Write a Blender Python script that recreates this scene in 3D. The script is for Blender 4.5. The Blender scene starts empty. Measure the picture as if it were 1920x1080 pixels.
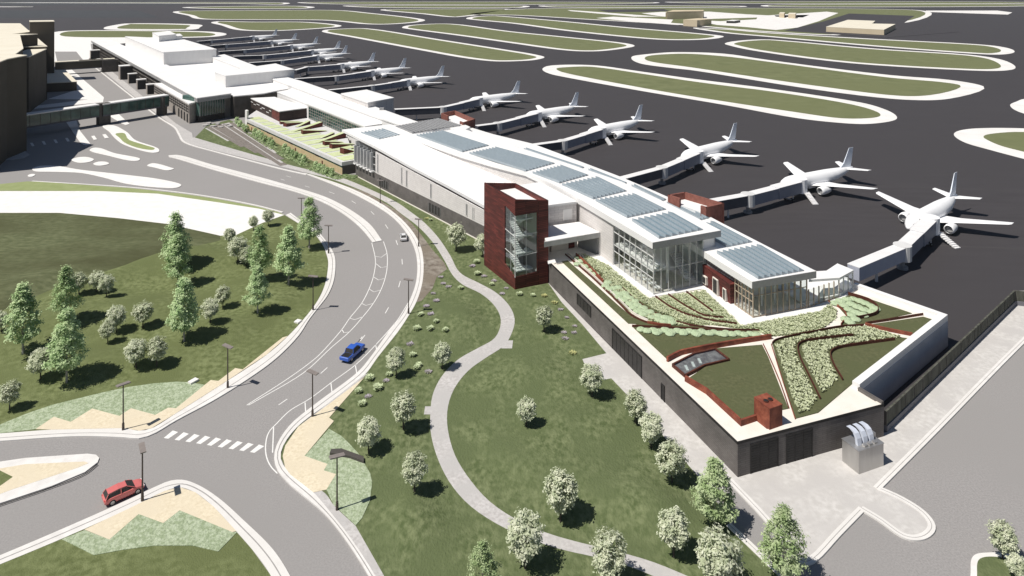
import bpy, math, random
from mathutils import Vector, Matrix, geometry, noise
from mathutils.bvhtree import BVHTree
random.seed(7)
R = math.radians
# ---------------------------------------------------------------- camera model
F, H, YH, CX = 1300.0, 60.0, -42.0, 960.0
def G(px, py, z=0.0):
    Y = F*(H-z)/(py-YH)
    return Vector(((px-CX)*Y/F, Y, z))
def GL(pts, z=0.0): return [G(p[0], p[1], z) for p in pts]
sc = bpy.context.scene
col = sc.collection
cam = bpy.data.cameras.new('camera'); co = bpy.data.objects.new('camera', cam); col.objects.link(co)
co.location = (0, 0, H); co.rotation_euler = (R(90), 0, 0)
cam.sensor_width = 36; cam.lens = 36*F/1920; cam.shift_x = 0
cam.shift_y = -(540-YH)/1920
cam.clip_start = 1; cam.clip_end = 30000
sc.camera = co
# ---------------------------------------------------------------- light
w = bpy.data.worlds.new('World'); sc.world = w; w.use_nodes = True
nt = w.node_tree; bg = nt.nodes['Background']; sky = nt.nodes.new('ShaderNodeTexSky')
sky.sky_type = 'NISHITA'; sky.sun_disc = False
SD = Vector((-.90, -.44, 0)).normalized(); EL = R(59)
sky.sun_elevation = EL; sky.sun_rotation = math.atan2(SD.x, SD.y)
sky.air_density = 1.0; sky.dust_density = .6
nt.links.new(sky.outputs[0], bg.inputs[0]); bg.inputs[1].default_value = .05
sl = bpy.data.lights.new('sun', 'SUN'); sl.energy = 4.9; sl.angle = R(.6); sl.color = (1, .955, .88)
so = bpy.data.objects.new('sun', sl); col.objects.link(so)
sv = Vector((SD.x*math.cos(EL), SD.y*math.cos(EL), math.sin(EL)))
so.rotation_euler = (-sv).to_track_quat('-Z', 'Y').to_euler(); so.location = (-50, -20, 90)
vs = sc.view_settings; vs.view_transform = 'Standard'; vs.look = 'None'; vs.exposure = 0; vs.gamma = 1
# ---------------------------------------------------------------- materials
def lin(c):
    return tuple((v/255/12.92 if v/255 <= .04045 else ((v/255+.055)/1.055)**2.4) for v in c)
MATS = {}
def mat(name, c1, c2=None, scale=1.0, rough=.8, metal=0, bump=0.0, bscale=None, spec=.3, c3=None, stretch=(1,1,1), detail=6, lo=.35, hi=.65, big=None):
    if name in MATS: return MATS[name]
    m = bpy.data.materials.new(name); m.use_nodes = True; n = m.node_tree.nodes; L = m.node_tree.links
    b = n['Principled BSDF']; b.inputs['Roughness'].default_value = rough; b.inputs['Metallic'].default_value = metal
    b.inputs['Specular IOR Level'].default_value = spec
    g = n.new('ShaderNodeNewGeometry'); mp = n.new('ShaderNodeMapping'); mp.inputs['Scale'].default_value = stretch
    L.new(g.outputs['Position'], mp.inputs[0])
    if c2 is None:
        c2 = tuple(v*.92 for v in c1)
    t = n.new('ShaderNodeTexNoise'); t.inputs['Scale'].default_value = scale; t.inputs['Detail'].default_value = detail
    L.new(mp.outputs[0], t.inputs[0])
    r = n.new('ShaderNodeValToRGB'); r.color_ramp.elements[0].position = lo; r.color_ramp.elements[1].position = hi
    r.color_ramp.elements[0].color = (*c1, 1); r.color_ramp.elements[1].color = (*c2, 1)
    L.new(t.outputs[0], r.inputs[0]); out = r.outputs[0]
    if big or c3:
        t2 = n.new('ShaderNodeTexNoise'); t2.inputs['Scale'].default_value = big or scale*.13; t2.inputs['Detail'].default_value = 4
        L.new(mp.outputs[0], t2.inputs[0])
        r2 = n.new('ShaderNodeValToRGB'); r2.color_ramp.elements[0].position = .4; r2.color_ramp.elements[1].position = .62
        L.new(t2.outputs[0], r2.inputs[0])
        mx = n.new('ShaderNodeMix'); mx.data_type = 'RGBA'; L.new(r2.outputs[0], mx.inputs['Factor'])
        L.new(out, mx.inputs['A']); mx.inputs['B'].default_value = (*(c3 or tuple(v*.8 for v in c1)), 1)
        out = mx.outputs['Result']
    L.new(out, b.inputs['Base Color'])
    if bump:
        t3 = n.new('ShaderNodeTexNoise'); t3.inputs['Scale'].default_value = bscale or scale*2; t3.inputs['Detail'].default_value = 5
        L.new(mp.outputs[0], t3.inputs[0])
        bp = n.new('ShaderNodeBump'); bp.inputs['Strength'].default_value = bump; bp.inputs['Distance'].default_value = .2
        L.new(t3.outputs[0], bp.inputs['Height']); L.new(bp.outputs[0], b.inputs['Normal'])
    MATS[name] = m; return m
def brickmat(name, c1, c2, mortar, bw=1.2, bh=.3, ms=.03, rough=.8, spec=.3, v0=.8, v1=1.15):
    if name in MATS: return MATS[name]
    m = bpy.data.materials.new(name); m.use_nodes = True; n = m.node_tree.nodes; L = m.node_tree.links
    b = n['Principled BSDF']; b.inputs['Roughness'].default_value = rough; b.inputs['Specular IOR Level'].default_value = spec
    g = n.new('ShaderNodeNewGeometry'); s = n.new('ShaderNodeSeparateXYZ'); L.new(g.outputs['Position'], s.inputs[0])
    a = n.new('ShaderNodeMath'); a.operation = 'SUBTRACT'; L.new(s.outputs[0], a.inputs[0]); L.new(s.outputs[1], a.inputs[1])
    c = n.new('ShaderNodeCombineXYZ'); L.new(a.outputs[0], c.inputs[0]); L.new(s.outputs[2], c.inputs[1])
    br = n.new('ShaderNodeTexBrick'); L.new(c.outputs[0], br.inputs[0])
    br.inputs['Color1'].default_value = (*c1, 1); br.inputs['Color2'].default_value = (*c2, 1); br.inputs['Mortar'].default_value = (*mortar, 1)
    br.inputs['Scale'].default_value = 1; br.inputs['Brick Width'].default_value = bw; br.inputs['Row Height'].default_value = bh
    br.inputs['Mortar Size'].default_value = ms; br.inputs['Bias'].default_value = 0
    t = n.new('ShaderNodeTexNoise'); t.inputs['Scale'].default_value = .5; L.new(g.outputs['Position'], t.inputs[0]); t.inputs['Detail'].default_value = 6
    mr = n.new('ShaderNodeMapRange'); mr.inputs[1].default_value = .3; mr.inputs[2].default_value = .7; mr.inputs[3].default_value = v0; mr.inputs[4].default_value = v1
    L.new(t.outputs[0], mr.inputs[0])
    vm = n.new('ShaderNodeVectorMath'); vm.operation = 'SCALE'; L.new(br.outputs[0], vm.inputs[0]); L.new(mr.outputs[0], vm.inputs['Scale'])
    L.new(vm.outputs[0], b.inputs['Base Color']); MATS[name] = m; return m
def glass(name, tint, gl=.18, rough=.03):
    if name in MATS: return MATS[name]
    m = bpy.data.materials.new(name); m.use_nodes = True; n = m.node_tree.nodes; L = m.node_tree.links
    n.remove(n['Principled BSDF'])
    tr = n.new('ShaderNodeBsdfTransparent'); tr.inputs[0].default_value = (*tint, 1)
    g = n.new('ShaderNodeBsdfGlossy'); g.inputs['Roughness'].default_value = rough; g.inputs[0].default_value = (.9, .95, 1, 1)
    lw = n.new('ShaderNodeLayerWeight'); lw.inputs[0].default_value = .5
    pw_ = n.new('ShaderNodeMath'); pw_.operation = 'POWER'; pw_.inputs[1].default_value = 3; L.new(lw.outputs['Facing'], pw_.inputs[0])
    fr = n.new('ShaderNodeMath'); fr.operation = 'MULTIPLY_ADD'; fr.inputs[1].default_value = .6; fr.inputs[2].default_value = gl*.12; L.new(pw_.outputs[0], fr.inputs[0])
    mx = n.new('ShaderNodeMixShader'); L.new(fr.outputs[0], mx.inputs[0]); L.new(tr.outputs[0], mx.inputs[1]); L.new(g.outputs[0], mx.inputs[2])
    L.new(mx.outputs[0], n['Material Output'].inputs[0]); MATS[name] = m; return m
M = {}
M['apron'] = mat('apron_asphalt', (.046,.0415,.044), (.055,.050,.053), .5, .72, spec=.35, big=.012, c3=(.05,.0455,.048), stretch=(.15,1,1))
M['asphalt'] = mat('road_asphalt', (.262,.25,.247), (.322,.308,.302), 5, .9, bump=.05, big=.05, c3=(.285,.273,.267), detail=8)
M['kerb'] = mat('kerb_concrete', (.66,.64,.62), (.76,.74,.72), .8, .85, big=.1, c3=(.68,.66,.635))
M['white_conc'] = mat('pale_concrete', (.74,.72,.70), (.80,.785,.77), .5, .85)
M['taxi_edge'] = mat('taxiway_shoulder', (.72,.70,.68), (.80,.78,.76), .1, .85)
M['walk'] = mat('walkway_concrete', (.42,.40,.39), (.56,.54,.53), 2.5, .9, big=.25, c3=(.46,.445,.435), bump=.1)
M['plaza'] = mat('plaza_concrete', (.50,.48,.46), (.60,.58,.56), 1.6, .9, big=.25, c3=(.50,.48,.465), bump=.08, detail=10)
M['grass'] = mat('lawn_grass', (.088,.115,.048), (.185,.212,.108), 1.5, .95, bump=.6, bscale=4, c3=(.112,.138,.064), big=.2, stretch=(1,.7,1), spec=.1, detail=9)
M['hillgrass'] = mat('hill_grass', (.110,.132,.052), (.20,.228,.105), 1.3, .95, bump=.5, bscale=6, c3=(.13,.152,.064), big=.1, spec=.1, detail=9)
M['drygrass'] = mat('field_grass', (.092,.105,.052), (.145,.158,.085), 1.2, .95, bump=.3, c3=(.074,.078,.038), big=.06, spec=.1, detail=9, stretch=(.5,1,1))
M['fargrass'] = mat('airfield_grass', (.135,.15,.075), (.175,.188,.098), .12, .95, c3=(.155,.168,.085), big=.02, spec=.05, detail=9)
M['striproofgrass'] = mat('flat_green', (.25,.29,.125), (.29,.33,.155), .3, .95)
M['sage'] = mat('sage_ground_cover', (.28,.34,.21), (.42,.48,.34), 2.6, .95, bump=.8, bscale=4, detail=10, lo=.4, hi=.6)
M['sand'] = mat('sand_gravel', (.62,.535,.39), (.74,.655,.50), 3, .95, big=.3, c3=(.66,.58,.44), detail=9)
M['dirt'] = mat('bare_soil', (.15,.125,.10), (.32,.29,.25), .8, .95, bump=.8, bscale=2, detail=10, c3=(.20,.17,.135), big=.2)
M['mark'] = mat('road_paint', (.74,.73,.71), (.80,.79,.77), 3, .7)
M['whiteroof'] = mat('white_membrane_roof', (.78,.77,.765), (.82,.815,.81), .3, .7, big=.08, c3=(.765,.755,.75))
M['whitewall'] = mat('white_panel_wall', (.77,.755,.745), (.81,.80,.79), .8, .7, stretch=(1,1,.3))
M['panelwall'] = brickmat('pale_panel_cladding', (.64,.61,.595), (.69,.66,.645), (.52,.50,.485), 1.0, .5, .03, v0=.96, v1=1.04)
M['fascia'] = mat('fascia_metal', (.62,.615,.61), (.68,.67,.665), .5, .5)
M['dkbrick'] = brickmat('dark_grey_brick', (.135,.122,.117), (.155,.143,.136), (.11,.10,.096), .9, .25, .03)
M['dkbrick2'] = brickmat('graphite_brick', (.075,.070,.068), (.09,.084,.08), (.06,.055,.053), .9, .25, .03)
M['redbrick'] = brickmat('red_board_cladding', (.18,.043,.035), (.085,.022,.02), (.045,.014,.012), 2.6, .34, .04, rough=.6)
M['brown'] = brickmat('dark_brown_cladding', (.055,.038,.033), (.042,.03,.026), (.025,.018,.015), 2.0, .5, .03)
M['tan'] = mat('tan_stone_wall', (.52,.40,.24), (.58,.46,.29), 1.0, .9)
M['beige'] = mat('beige_stucco', (.70,.645,.53), (.74,.69,.58), .1, .9)
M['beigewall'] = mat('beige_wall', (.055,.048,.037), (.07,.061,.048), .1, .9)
M['farbeige'] = mat('sand_coloured_wall', (.56,.47,.33), (.60,.51,.37), .1, .9)
M['darkwall'] = mat('dark_stone_wall', (.075,.068,.062), (.10,.092,.084), .5, .85)
M['stonewall'] = mat('grey_stone_wall', (.30,.27,.25), (.36,.33,.30), .8, .85)
M['dark'] = mat('dark_metal', (.018,.017,.017), (.028,.026,.026), 1, .6)
M['door'] = mat('dark_door', (.035,.033,.032), (.045,.042,.041), 1, .6)
M['copper'] = mat('weathered_copper', (.20,.055,.032), (.31,.095,.055), 1.8, .7, c3=(.15,.04,.025), big=.6)
M['rust'] = mat('rusted_edging', (.07,.022,.014), (.11,.035,.022), 2, .8)
M['roofgrass'] = mat('roof_sedum', (.078,.085,.038), (.115,.12,.058), 2, .95, bump=.3, c3=(.09,.10,.045), big=.3, detail=9)
M['limeroof'] = mat('pale_green_roof', (.50,.56,.31), (.58,.63,.40), .6, .95)
M['coping'] = mat('cream_stone_coping', (.74,.69,.62), (.78,.74,.68), .6, .8)
M['skyl'] = mat('skylight_glass_panel', (.225,.31,.36), (.24,.325,.375), .15, .45, spec=.4)
M['steel'] = mat('brushed_steel', (.46,.45,.44), (.54,.53,.52), .9, .42, metal=.75, stretch=(1,1,.2))
M['grey'] = mat('grey_metal', (.28,.28,.285), (.33,.33,.335), 1, .5)
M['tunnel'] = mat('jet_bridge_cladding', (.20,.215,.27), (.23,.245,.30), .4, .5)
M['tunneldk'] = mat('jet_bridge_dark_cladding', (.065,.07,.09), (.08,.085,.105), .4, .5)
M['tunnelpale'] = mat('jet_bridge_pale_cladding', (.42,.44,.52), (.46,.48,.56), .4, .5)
M['tunneltop'] = mat('jet_bridge_roof', (.74,.73,.73), (.78,.77,.77), .4, .6)
M['plane'] = mat('aircraft_white_paint', (.87,.87,.88), (.90,.90,.91), .3, .45, spec=.4)
M['fin'] = mat('aircraft_fin_paint', (.66,.70,.78), (.70,.74,.81), .3, .35, spec=.5)
M['rubber'] = mat('rubber', (.02,.02,.02), (.03,.03,.03), 4, .8)
M['louvre'] = brickmat('grey_louvre', (.42,.40,.40), (.34,.33,.33), (.14,.13,.13), .9, .45, .12)
M['floor'] = mat('interior_floor', (.58,.54,.49), (.62,.58,.53), 1, .6)
M['wood'] = mat('wood_mullion', (.40,.32,.24), (.46,.38,.29), 2, .6)
M['pole'] = mat('lamp_post_paint', (.07,.055,.05), (.09,.07,.06), 2, .5)
M['lamphead'] = mat('lamp_head_paint', (.22,.19,.18), (.26,.23,.21), 2, .5)
M['glass'] = glass('clear_glazing', (.90,.93,.92), .3)
M['dkglass'] = mat('green_tinted_glazing', (.014,.045,.038), (.04,.10,.085), .35, .12, spec=.6)
M['leafpale'] = mat('pale_leaves', (.46,.51,.34), (.72,.74,.58), 1.5, .9, spec=.1, lo=.4, hi=.6)
M['leafgreen'] = mat('fresh_green_leaves', (.36,.50,.24), (.58,.69,.41), 1.0, .9, spec=.1, lo=.4, hi=.6)
M['leafbright'] = mat('bright_green_leaves', (.32,.42,.20), (.54,.62,.38), 1.0, .9, spec=.1, lo=.4, hi=.6)
M['bark'] = mat('pale_bark', (.35,.32,.30), (.48,.45,.43), 3, .9)
M['barkdk'] = mat('dark_bark', (.06,.05,.045), (.09,.075,.065), 3, .9)
M['domeleaf'] = mat('sage_shrub_leaves', (.37,.46,.29), (.46,.55,.37), 4, .95, bump=.6, bscale=6)
M['tuft'] = mat('feather_grass', (.46,.50,.31), (.60,.63,.45), 3, .95)
for k_ in ('leafpale', 'leafgreen', 'leafbright'):      # leaves let some light through
    n_ = M[k_].node_tree.nodes; l_ = M[k_].node_tree.links; b_ = n_['Principled BSDF']; t_ = n_.new('ShaderNodeBsdfTranslucent')
    l_.new(b_.inputs['Base Color'].links[0].from_socket, t_.inputs[0]); x_ = n_.new('ShaderNodeMixShader'); x_.inputs[0].default_value = .25
    l_.new(b_.outputs[0], x_.inputs[1]); l_.new(t_.outputs[0], x_.inputs[2]); l_.new(x_.outputs[0], n_['Material Output'].inputs[0])
# ---------------------------------------------------------------- mesh builder
class MB:
    def __init__(s): s.v = []; s.f = []; s.sm = False
    def add(s, vs, fs):
        o = len(s.v); s.v += [tuple(p) for p in vs]; s.f += [tuple(i+o for i in f) for f in fs]; return s
    def quad(s, a, b, c, d): return s.add([a,b,c,d], [(0,1,2,3)])
    def box(s, x0, x1, y0, y1, z0, z1, m=None):
        p = [Vector((x,y,z)) for z in (z0,z1) for (x,y) in ((x0,y0),(x1,y0),(x1,y1),(x0,y1))]
        if m: p = [m @ q for q in p]
        return s.add(p, [(3,2,1,0),(4,5,6,7),(0,1,5,4),(1,2,6,5),(2,3,7,6),(3,0,4,7)])
    def prism(s, poly, z0, z1, bottom=True, top=True):
        n = len(poly)
        zz0 = z0 if isinstance(z0, (list,tuple)) else [z0]*n; zz1 = z1 if isinstance(z1, (list,tuple)) else [z1]*n
        if area(poly) < 0: poly = poly[::-1]; zz0 = zz0[::-1]; zz1 = zz1[::-1]
        vs = [(poly[i][0], poly[i][1], zz0[i]) for i in range(n)] + [(poly[i][0], poly[i][1], zz1[i]) for i in range(n)]
        fs = [(i, (i+1)%n, (i+1)%n+n, i+n) for i in range(n)]
        tris = geometry.tessellate_polygon([[Vector((p[0],p[1],0)) for p in poly]])
        for t in tris:
            a, b, c = t
            ar = (poly[b][0]-poly[a][0])*(poly[c][1]-poly[a][1])-(poly[c][0]-poly[a][0])*(poly[b][1]-poly[a][1])
            if ar < 0: a, b, c = a, c, b
            if top: fs.append((a+n, b+n, c+n))
            if bottom: fs.append((c, b, a))
        return s.add(vs, fs)
    def wall(s, a, b, z0, z1, th=.3):      # vertical slab from a to b, thickness th to the left of a->b
        a = Vector(a[:2]); b = Vector(b[:2]); d = (b-a).normalized(); nrm = Vector((-d.y, d.x))*th
        return s.prism([a, b, b+nrm, a+nrm], z0, z1)
    def tube(s, a, b, r0, r1=None, n=8, cap=True):
        a = Vector(a); b = Vector(b); r1 = r0 if r1 is None else r1
        d = (b-a).normalized(); u = d.orthogonal().normalized(); v = d.cross(u)
        vs = []
        for (c, r) in ((a, r0), (b, r1)):
            for k in range(n):
                t = 2*math.pi*k/n; vs.append(c+u*math.cos(t)*r+v*math.sin(t)*r)
        fs = [(k, (k+1)%n, (k+1)%n+n, k+n) for k in range(n)]
        if cap: fs += [tuple(range(n-1,-1,-1)), tuple(range(n, 2*n))]
        return s.add(vs, fs)
    def loft(s, rings, cap=True):
        n = len(rings[0]); vs = [p for r in rings for p in r]; fs = []
        for i in range(len(rings)-1):
            for k in range(n):
                fs.append((i*n+k, i*n+(k+1)%n, (i+1)*n+(k+1)%n, (i+1)*n+k))
        if cap: fs += [tuple(range(n-1,-1,-1)), tuple(range((len(rings)-1)*n, len(rings)*n))]
        return s.add(vs, fs)
    def build(s, name, m, parent=None, smooth=False):
        me = bpy.data.meshes.new(name); me.from_pydata(s.v, [], s.f); me.update()
        mm = m if isinstance(m, bpy.types.Material) else M[m]
        me.materials.append(mm)
        if smooth:
            for p in me.polygons: p.use_smooth = True
        o = bpy.data.objects.new(name, me); col.objects.link(o)
        if parent: o.parent = parent
        return o
def area(p): return .5*sum(p[i][0]*p[(i+1)%len(p)][1]-p[(i+1)%len(p)][0]*p[i][1] for i in range(len(p)))
def tag(o, label=None, cat=None, group=None, kind=None):
    if label: o['label'] = label
    if cat: o['category'] = cat
    if group: o['group'] = group
    if kind: o['kind'] = kind
    return o
def thing(name, label, cat, loc=(0,0,0), rz=0, group=None):
    o = bpy.data.objects.new(name, None); col.objects.link(o); o.location = loc; o.rotation_euler = (0,0,rz)
    o.empty_display_size = .5
    return tag(o, label, cat, group)
def kids(o): return [c for c in KID.get(o.name, [])]
KID = {}
def index_kids():
    KID.clear()
    for o in bpy.data.objects:
        if o.parent: KID.setdefault(o.parent.name, []).append(o)
def dup(root, loc, rz=0, label=None, scale=None, group=None):
    r = root.copy(); col.objects.link(r); r.location = loc; r.rotation_euler = (0,0,rz)
    if scale: r.scale = scale if isinstance(scale, tuple) else (scale,)*3
    if label: r['label'] = label
    if group: r['group'] = group
    for ch in kids(root):
        c = ch.copy(); col.objects.link(c); c.parent = r
        for g in kids(ch):
            d = g.copy(); col.objects.link(d); d.parent = c
    return r
def crom(pts, k=6, closed=False):
    out = []; n = len(pts)
    P = [Vector(p[:2]) for p in pts]
    rng = range(n) if closed else range(n-1)
    for i in rng:
        p1 = P[i]; p2 = P[(i+1)%n]
        p0 = P[i-1] if (closed or i > 0) else p1*2-p2
        p3 = P[(i+2)%n] if (closed or i+2 < n) else p2*2-p1
        def T(a,b): return max((a-b).length**.5, 1e-4)
        t0=0; t1=T(p0,p1); t2=t1+T(p1,p2); t3=t2+T(p2,p3)
        for j in range(k):
            t = t1+(t2-t1)*j/k
            a1=p0*((t1-t)/(t1-t0))+p1*((t-t0)/(t1-t0)); a2=p1*((t2-t)/(t2-t1))+p2*((t-t1)/(t2-t1)); a3=p2*((t3-t)/(t3-t2))+p3*((t-t2)/(t3-t2))
            b1=a1*((t2-t)/(t2-t0))+a2*((t-t0)/(t2-t0)); b2=a2*((t3-t)/(t3-t1))+a3*((t-t1)/(t3-t1))
            out.append(b1*((t2-t)/(t2-t1))+b2*((t-t1)/(t2-t1)))
    if not closed: out.append(P[-1])
    return out
def resample(pl, n):
    d = [0]
    for i in range(1, len(pl)): d.append(d[-1]+(pl[i]-pl[i-1]).length)
    out = []; j = 0
    for k in range(n):
        t = d[-1]*k/(n-1)
        while j < len(d)-2 and d[j+1] < t: j += 1
        u = (t-d[j])/max(d[j+1]-d[j], 1e-9); out.append(pl[j].lerp(pl[j+1], min(max(u,0),1)))
    return out
def band(name, lp, rp, z0, z1, m, kind='structure', n=None, parent=None, k=6, joint=None):
    a = crom(GL(lp, 0), k); b = crom(GL(rp, 0), k); n = n or max(len(a), len(b)); a = resample(a, n); b = resample(b, n)
    mb = MB()
    for i in range(n-1):
        q = [a[i], a[i+1], b[i+1], b[i]]
        mb.quad(*[(p.x,p.y,z1) for p in q])
        mb.quad((a[i].x,a[i].y,z0),(a[i+1].x,a[i+1].y,z0),(a[i+1].x,a[i+1].y,z1),(a[i].x,a[i].y,z1))
        mb.quad((b[i].x,b[i].y,z0),(b[i+1].x,b[i+1].y,z0),(b[i+1].x,b[i+1].y,z1),(b[i].x,b[i].y,z1))
    for i in (0, n-1): mb.quad((a[i].x,a[i].y,z0),(b[i].x,b[i].y,z0),(b[i].x,b[i].y,z1),(a[i].x,a[i].y,z1))
    o = mb.build(name, m, parent); 
    if kind: o['kind'] = kind
    if joint is not None:
        g = MB()
        for i in range(n-1):
            p, q = a[i].lerp(b[i], joint), a[i+1].lerp(b[i+1], joint); d = (b[i]-a[i]).normalized()*.07
            g.quad((p.x-d.x,p.y-d.y,z1+.005),(q.x-d.x,q.y-d.y,z1+.005),(q.x+d.x,q.y+d.y,z1+.005),(p.x+d.x,p.y+d.y,z1+.005))
        j = g.build('kerb_joint', mat('joint', (.30,.285,.275), (.36,.345,.335), 2, .9)); j['kind'] = 'structure'
    return o
def centreband(name, pts, wd, z0, z1, m, kind='structure', k=6, parent=None):
    c = crom([G(*p) if not isinstance(p, Vector) else p for p in pts], k)
    mb = MB(); L_ = []; R_ = []
    for i, p in enumerate(c):
        d = (c[min(i+1,len(c)-1)]-c[max(i-1,0)]).normalized(); nn = Vector((-d.y, d.x))*wd/2
        L_.append(p+nn); R_.append(p-nn)
    for i in range(len(c)-1):
        a, b, e, f = L_[i], L_[i+1], R_[i+1], R_[i]
        mb.quad(*[(p.x,p.y,z1) for p in (f,e,b,a)])
        if z1-z0 > .01:
            mb.quad((a.x,a.y,z0),(b.x,b.y,z0),(b.x,b.y,z1),(a.x,a.y,z1)); mb.quad((f.x,f.y,z0),(e.x,e.y,z0),(e.x,e.y,z1),(f.x,f.y,z1))
    if z1-z0 > .01:
        for i in (0, -1): mb.quad((L_[i].x,L_[i].y,z0),(R_[i].x,R_[i].y,z0),(R_[i].x,R_[i].y,z1),(L_[i].x,L_[i].y,z1))
    o = mb.build(name, m, parent)
    if kind: o['kind'] = kind
    return o
def sheet(name, pts, z, m, th=.1, smooth=False, kind='structure', world=False, parent=None, zp=0):
    P = [Vector(p[:2]) for p in (pts if world else GL(pts, zp))]
    if smooth: P = crom(P, 6, True)
    o = MB().prism(P, z-th, z, bottom=False).build(name, m, parent)
    if kind: o['kind'] = kind
    return o
def inset(P, d):
    n = len(P); s = 1 if area(P) > 0 else -1; out = []
    for i in range(n):
        t = (P[(i+1)%n]-P[i-1])
        if t.length < 1e-6: continue
        t.normalize(); out.append(P[i]+Vector((-t.y, t.x))*d*s)
    return out
def inside(p, poly):
    c = False; n = len(poly); j = n-1
    for i in range(n):
        a = poly[i]; b = poly[j]
        if (a[1] > p[1]) != (b[1] > p[1]) and p[0] < (b[0]-a[0])*(p[1]-a[1])/(b[1]-a[1])+a[0]: c = not c
        j = i
    return c
def segdist(p, poly, closed=True):
    best = 1e9; n = len(poly); px, py = p[0], p[1]
    for i in range(n if closed else n-1):
        a = poly[i]; b = poly[(i+1)%n]; dx = b[0]-a[0]; dy = b[1]-a[1]; l = dx*dx+dy*dy
        t = max(0, min(1, ((px-a[0])*dx+(py-a[1])*dy)/l)) if l > 0 else 0
        q = (px-a[0]-t*dx)**2+(py-a[1]-t*dy)**2
        if q < best: best = q
    return best**.5
# ================================================================ SETTING: apron and airfield
def flat(name, x0, x1, y0, y1, z, m):
    o = MB().quad((x0,y0,z),(x1,y0,z),(x1,y1,z),(x0,y1,z)).build(name, m); o['kind'] = 'structure'; return o
flat('ground', -9000, 9000, -200, 14000, 0, 'apron')
def island(outer, inner=None, w_=7, z=.06, m='fargrass'):
    P = crom(GL(outer), 5, True)
    o = MB().prism(P, 0, z, bottom=False).build('taxiway_shoulder', 'taxi_edge'); o['kind'] = 'structure'
    I = crom(GL(inner), 5, True) if inner else inset(P, w_)
    g = MB().prism(I, z, z+.08, bottom=False).build('grass_island', m); g['kind'] = 'structure'
island([(1017,130),(1027,124),(1047,122),(1083,121.5),(1120,123),(1200,134),(1300,148),(1448,167),(1615,192.6),(1655,203.7),(1678,215),(1680,224),(1655,230),(1615,232.6),(1559,229),(1492,221),(1360,197),(1200,170),(1067,146),(1030,138)],
       [(1045,128),(1067,126),(1100,125),(1133,128),(1200,138),(1300,153),(1360,161),(1448,172),(1596,196),(1644,210),(1650,217.5),(1633,221.5),(1578,222),(1485,209.5),(1280,178),(1167,158),(1067,138.5),(1048,133)])
island([(1184,110),(1188,105),(1210,102),(1260,98),(1310,98.3),(1360,101),(1440,112.5),(1670,141),(1781,150),(1844,162),(1781,185),(1737,188),(1670,185),(1522,167),(1300,132),(1260,127.5),(1210,121),(1192,116)],
       [(1209,109),(1222,104),(1285,101),(1360,106),(1448,117),(1670,146),(1763,154),(1800,160),(1744,178.5),(1689,180),(1522,160),(1300,127),(1220,115.5)])
island([(1359,82),(1372,78),(1410,74.5),(1440,74),(1490,77.5),(1640,91),(1815,102.5),(1865,109),(1898,120),(1900,130),(1870,133),(1818,132),(1596,118.5),(1411,94.5),(1367,85)], w_=8)
island([(1300,52),(1370,55),(1440,61),(1640,73),(1815,82),(1865,86),(1897,92.5),(1897,100),(1865,102.5),(1815,100),(1640,87),(1440,69),(1360,62)], w_=9)
island([(874,35),(890,31),(925,29.5),(960,31.5),(1060,40),(1185,52),(1310,62.5),(1355,67.5),(1350,71),(1315,74.5),(1260,75),(1210,72.5),(1060,57.5),(960,44),(892,37.5)], w_=9)
island([(754,52),(767,47.5),(817,44.5),(850,45),(960,59),(1060,69),(1172,81),(1190,86),(1172,90.5),(1122,96),(1085,96),(1047,93),(960,81),(855,66),(767,54.5)], w_=7)
island([(604,58),(615,55.5),(675,53),(700,54.5),(825,74),(960,95),(1002,102),(1021,107.5),(1002,112.5),(975,114.5),(930,115),(880,110),(780,92.5),(655,69),(607,60.5)], w_=6)
island([(325,22),(345,20.5),(480,19.5),(625,19),(700,25),(780,34),(797,38),(780,42),(730,45.5),(692,45.5),(605,38),(480,37),(380,36),(352,29)], w_=9)
island([(396,42),(410,40),(480,41),(565,41),(630,46),(640,49),(620,52),(530,57.5),(480,58),(445,56),(415,47.5)], w_=8)
island([(195,52),(215,47),(240,44),(372,46),(375,51),(360,55.5),(207,55.5)], w_=14)
island([(110,59),(152,57),(387,59),(425,64),(400,69),(250,72),(100,70)], w_=11)
island([(714,18),(780,17),(870,16.5),(952,16.8),(950,19.5),(870,31),(850,32),(790,26)], w_=10)
island([(872,27),(905,22),(960,17.5),(1025,15.6),(1440,15),(1700,18),(1740,21.5),(1702,42),(1600,50),(1570,66),(1440,60),(1280,47),(1100,36.5),(960,28.5)], w_=9)
island([(1789,254),(1796,246),(1830,241),(1920,241),(2050,250),(2050,330),(1920,298),(1856,281),(1811,268)],
       [(1844,257),(1855,252),(1920,248),(2030,258),(2030,312),(1920,285),(1878,274),(1852,263)])
island([(1894,198),(1905,191),(1930,185),(2050,190),(2050,240),(1920,213)], w_=6)
for q in ([(560,4.4),(1230,4.4),(1228,6),(960,8.8),(620,7.6)], [(-50,5),(150,4.6),(535,5),(525,8.4),(440,7)], [(643,10.8),(700,10.2),(985,10.8),(984,13.8),(960,14.6),(700,14)],
          [(342,13.8),(410,12),(560,11.2),(590,14),(560,16.2),(400,16.2)], [(1246,3.6),(1950,4),(1950,6.3),(1300,5.8)], [(1012,10.6),(1300,10.4),(1395,11.4),(1395,12.8),(1040,13.4)], [(1440,9.3),(1950,8.0),(1950,11.2),(1440,12.4)],
          [(-50,12.5),(60,12.5),(60,13),(-50,13)]):
    island(q, w_=14)
# darker old paving at the far left
for q in ([(-100,19.5),(258,19.5),(300,33),(-100,34.5)], [(-200,2.5),(365,2.5),(330,9.5),(-200,10.3)]):
    sheet('runway', q, .03, mat('old_paving', (.045,.048,.052), (.052,.055,.06), .05, .8), th=.02)
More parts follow.
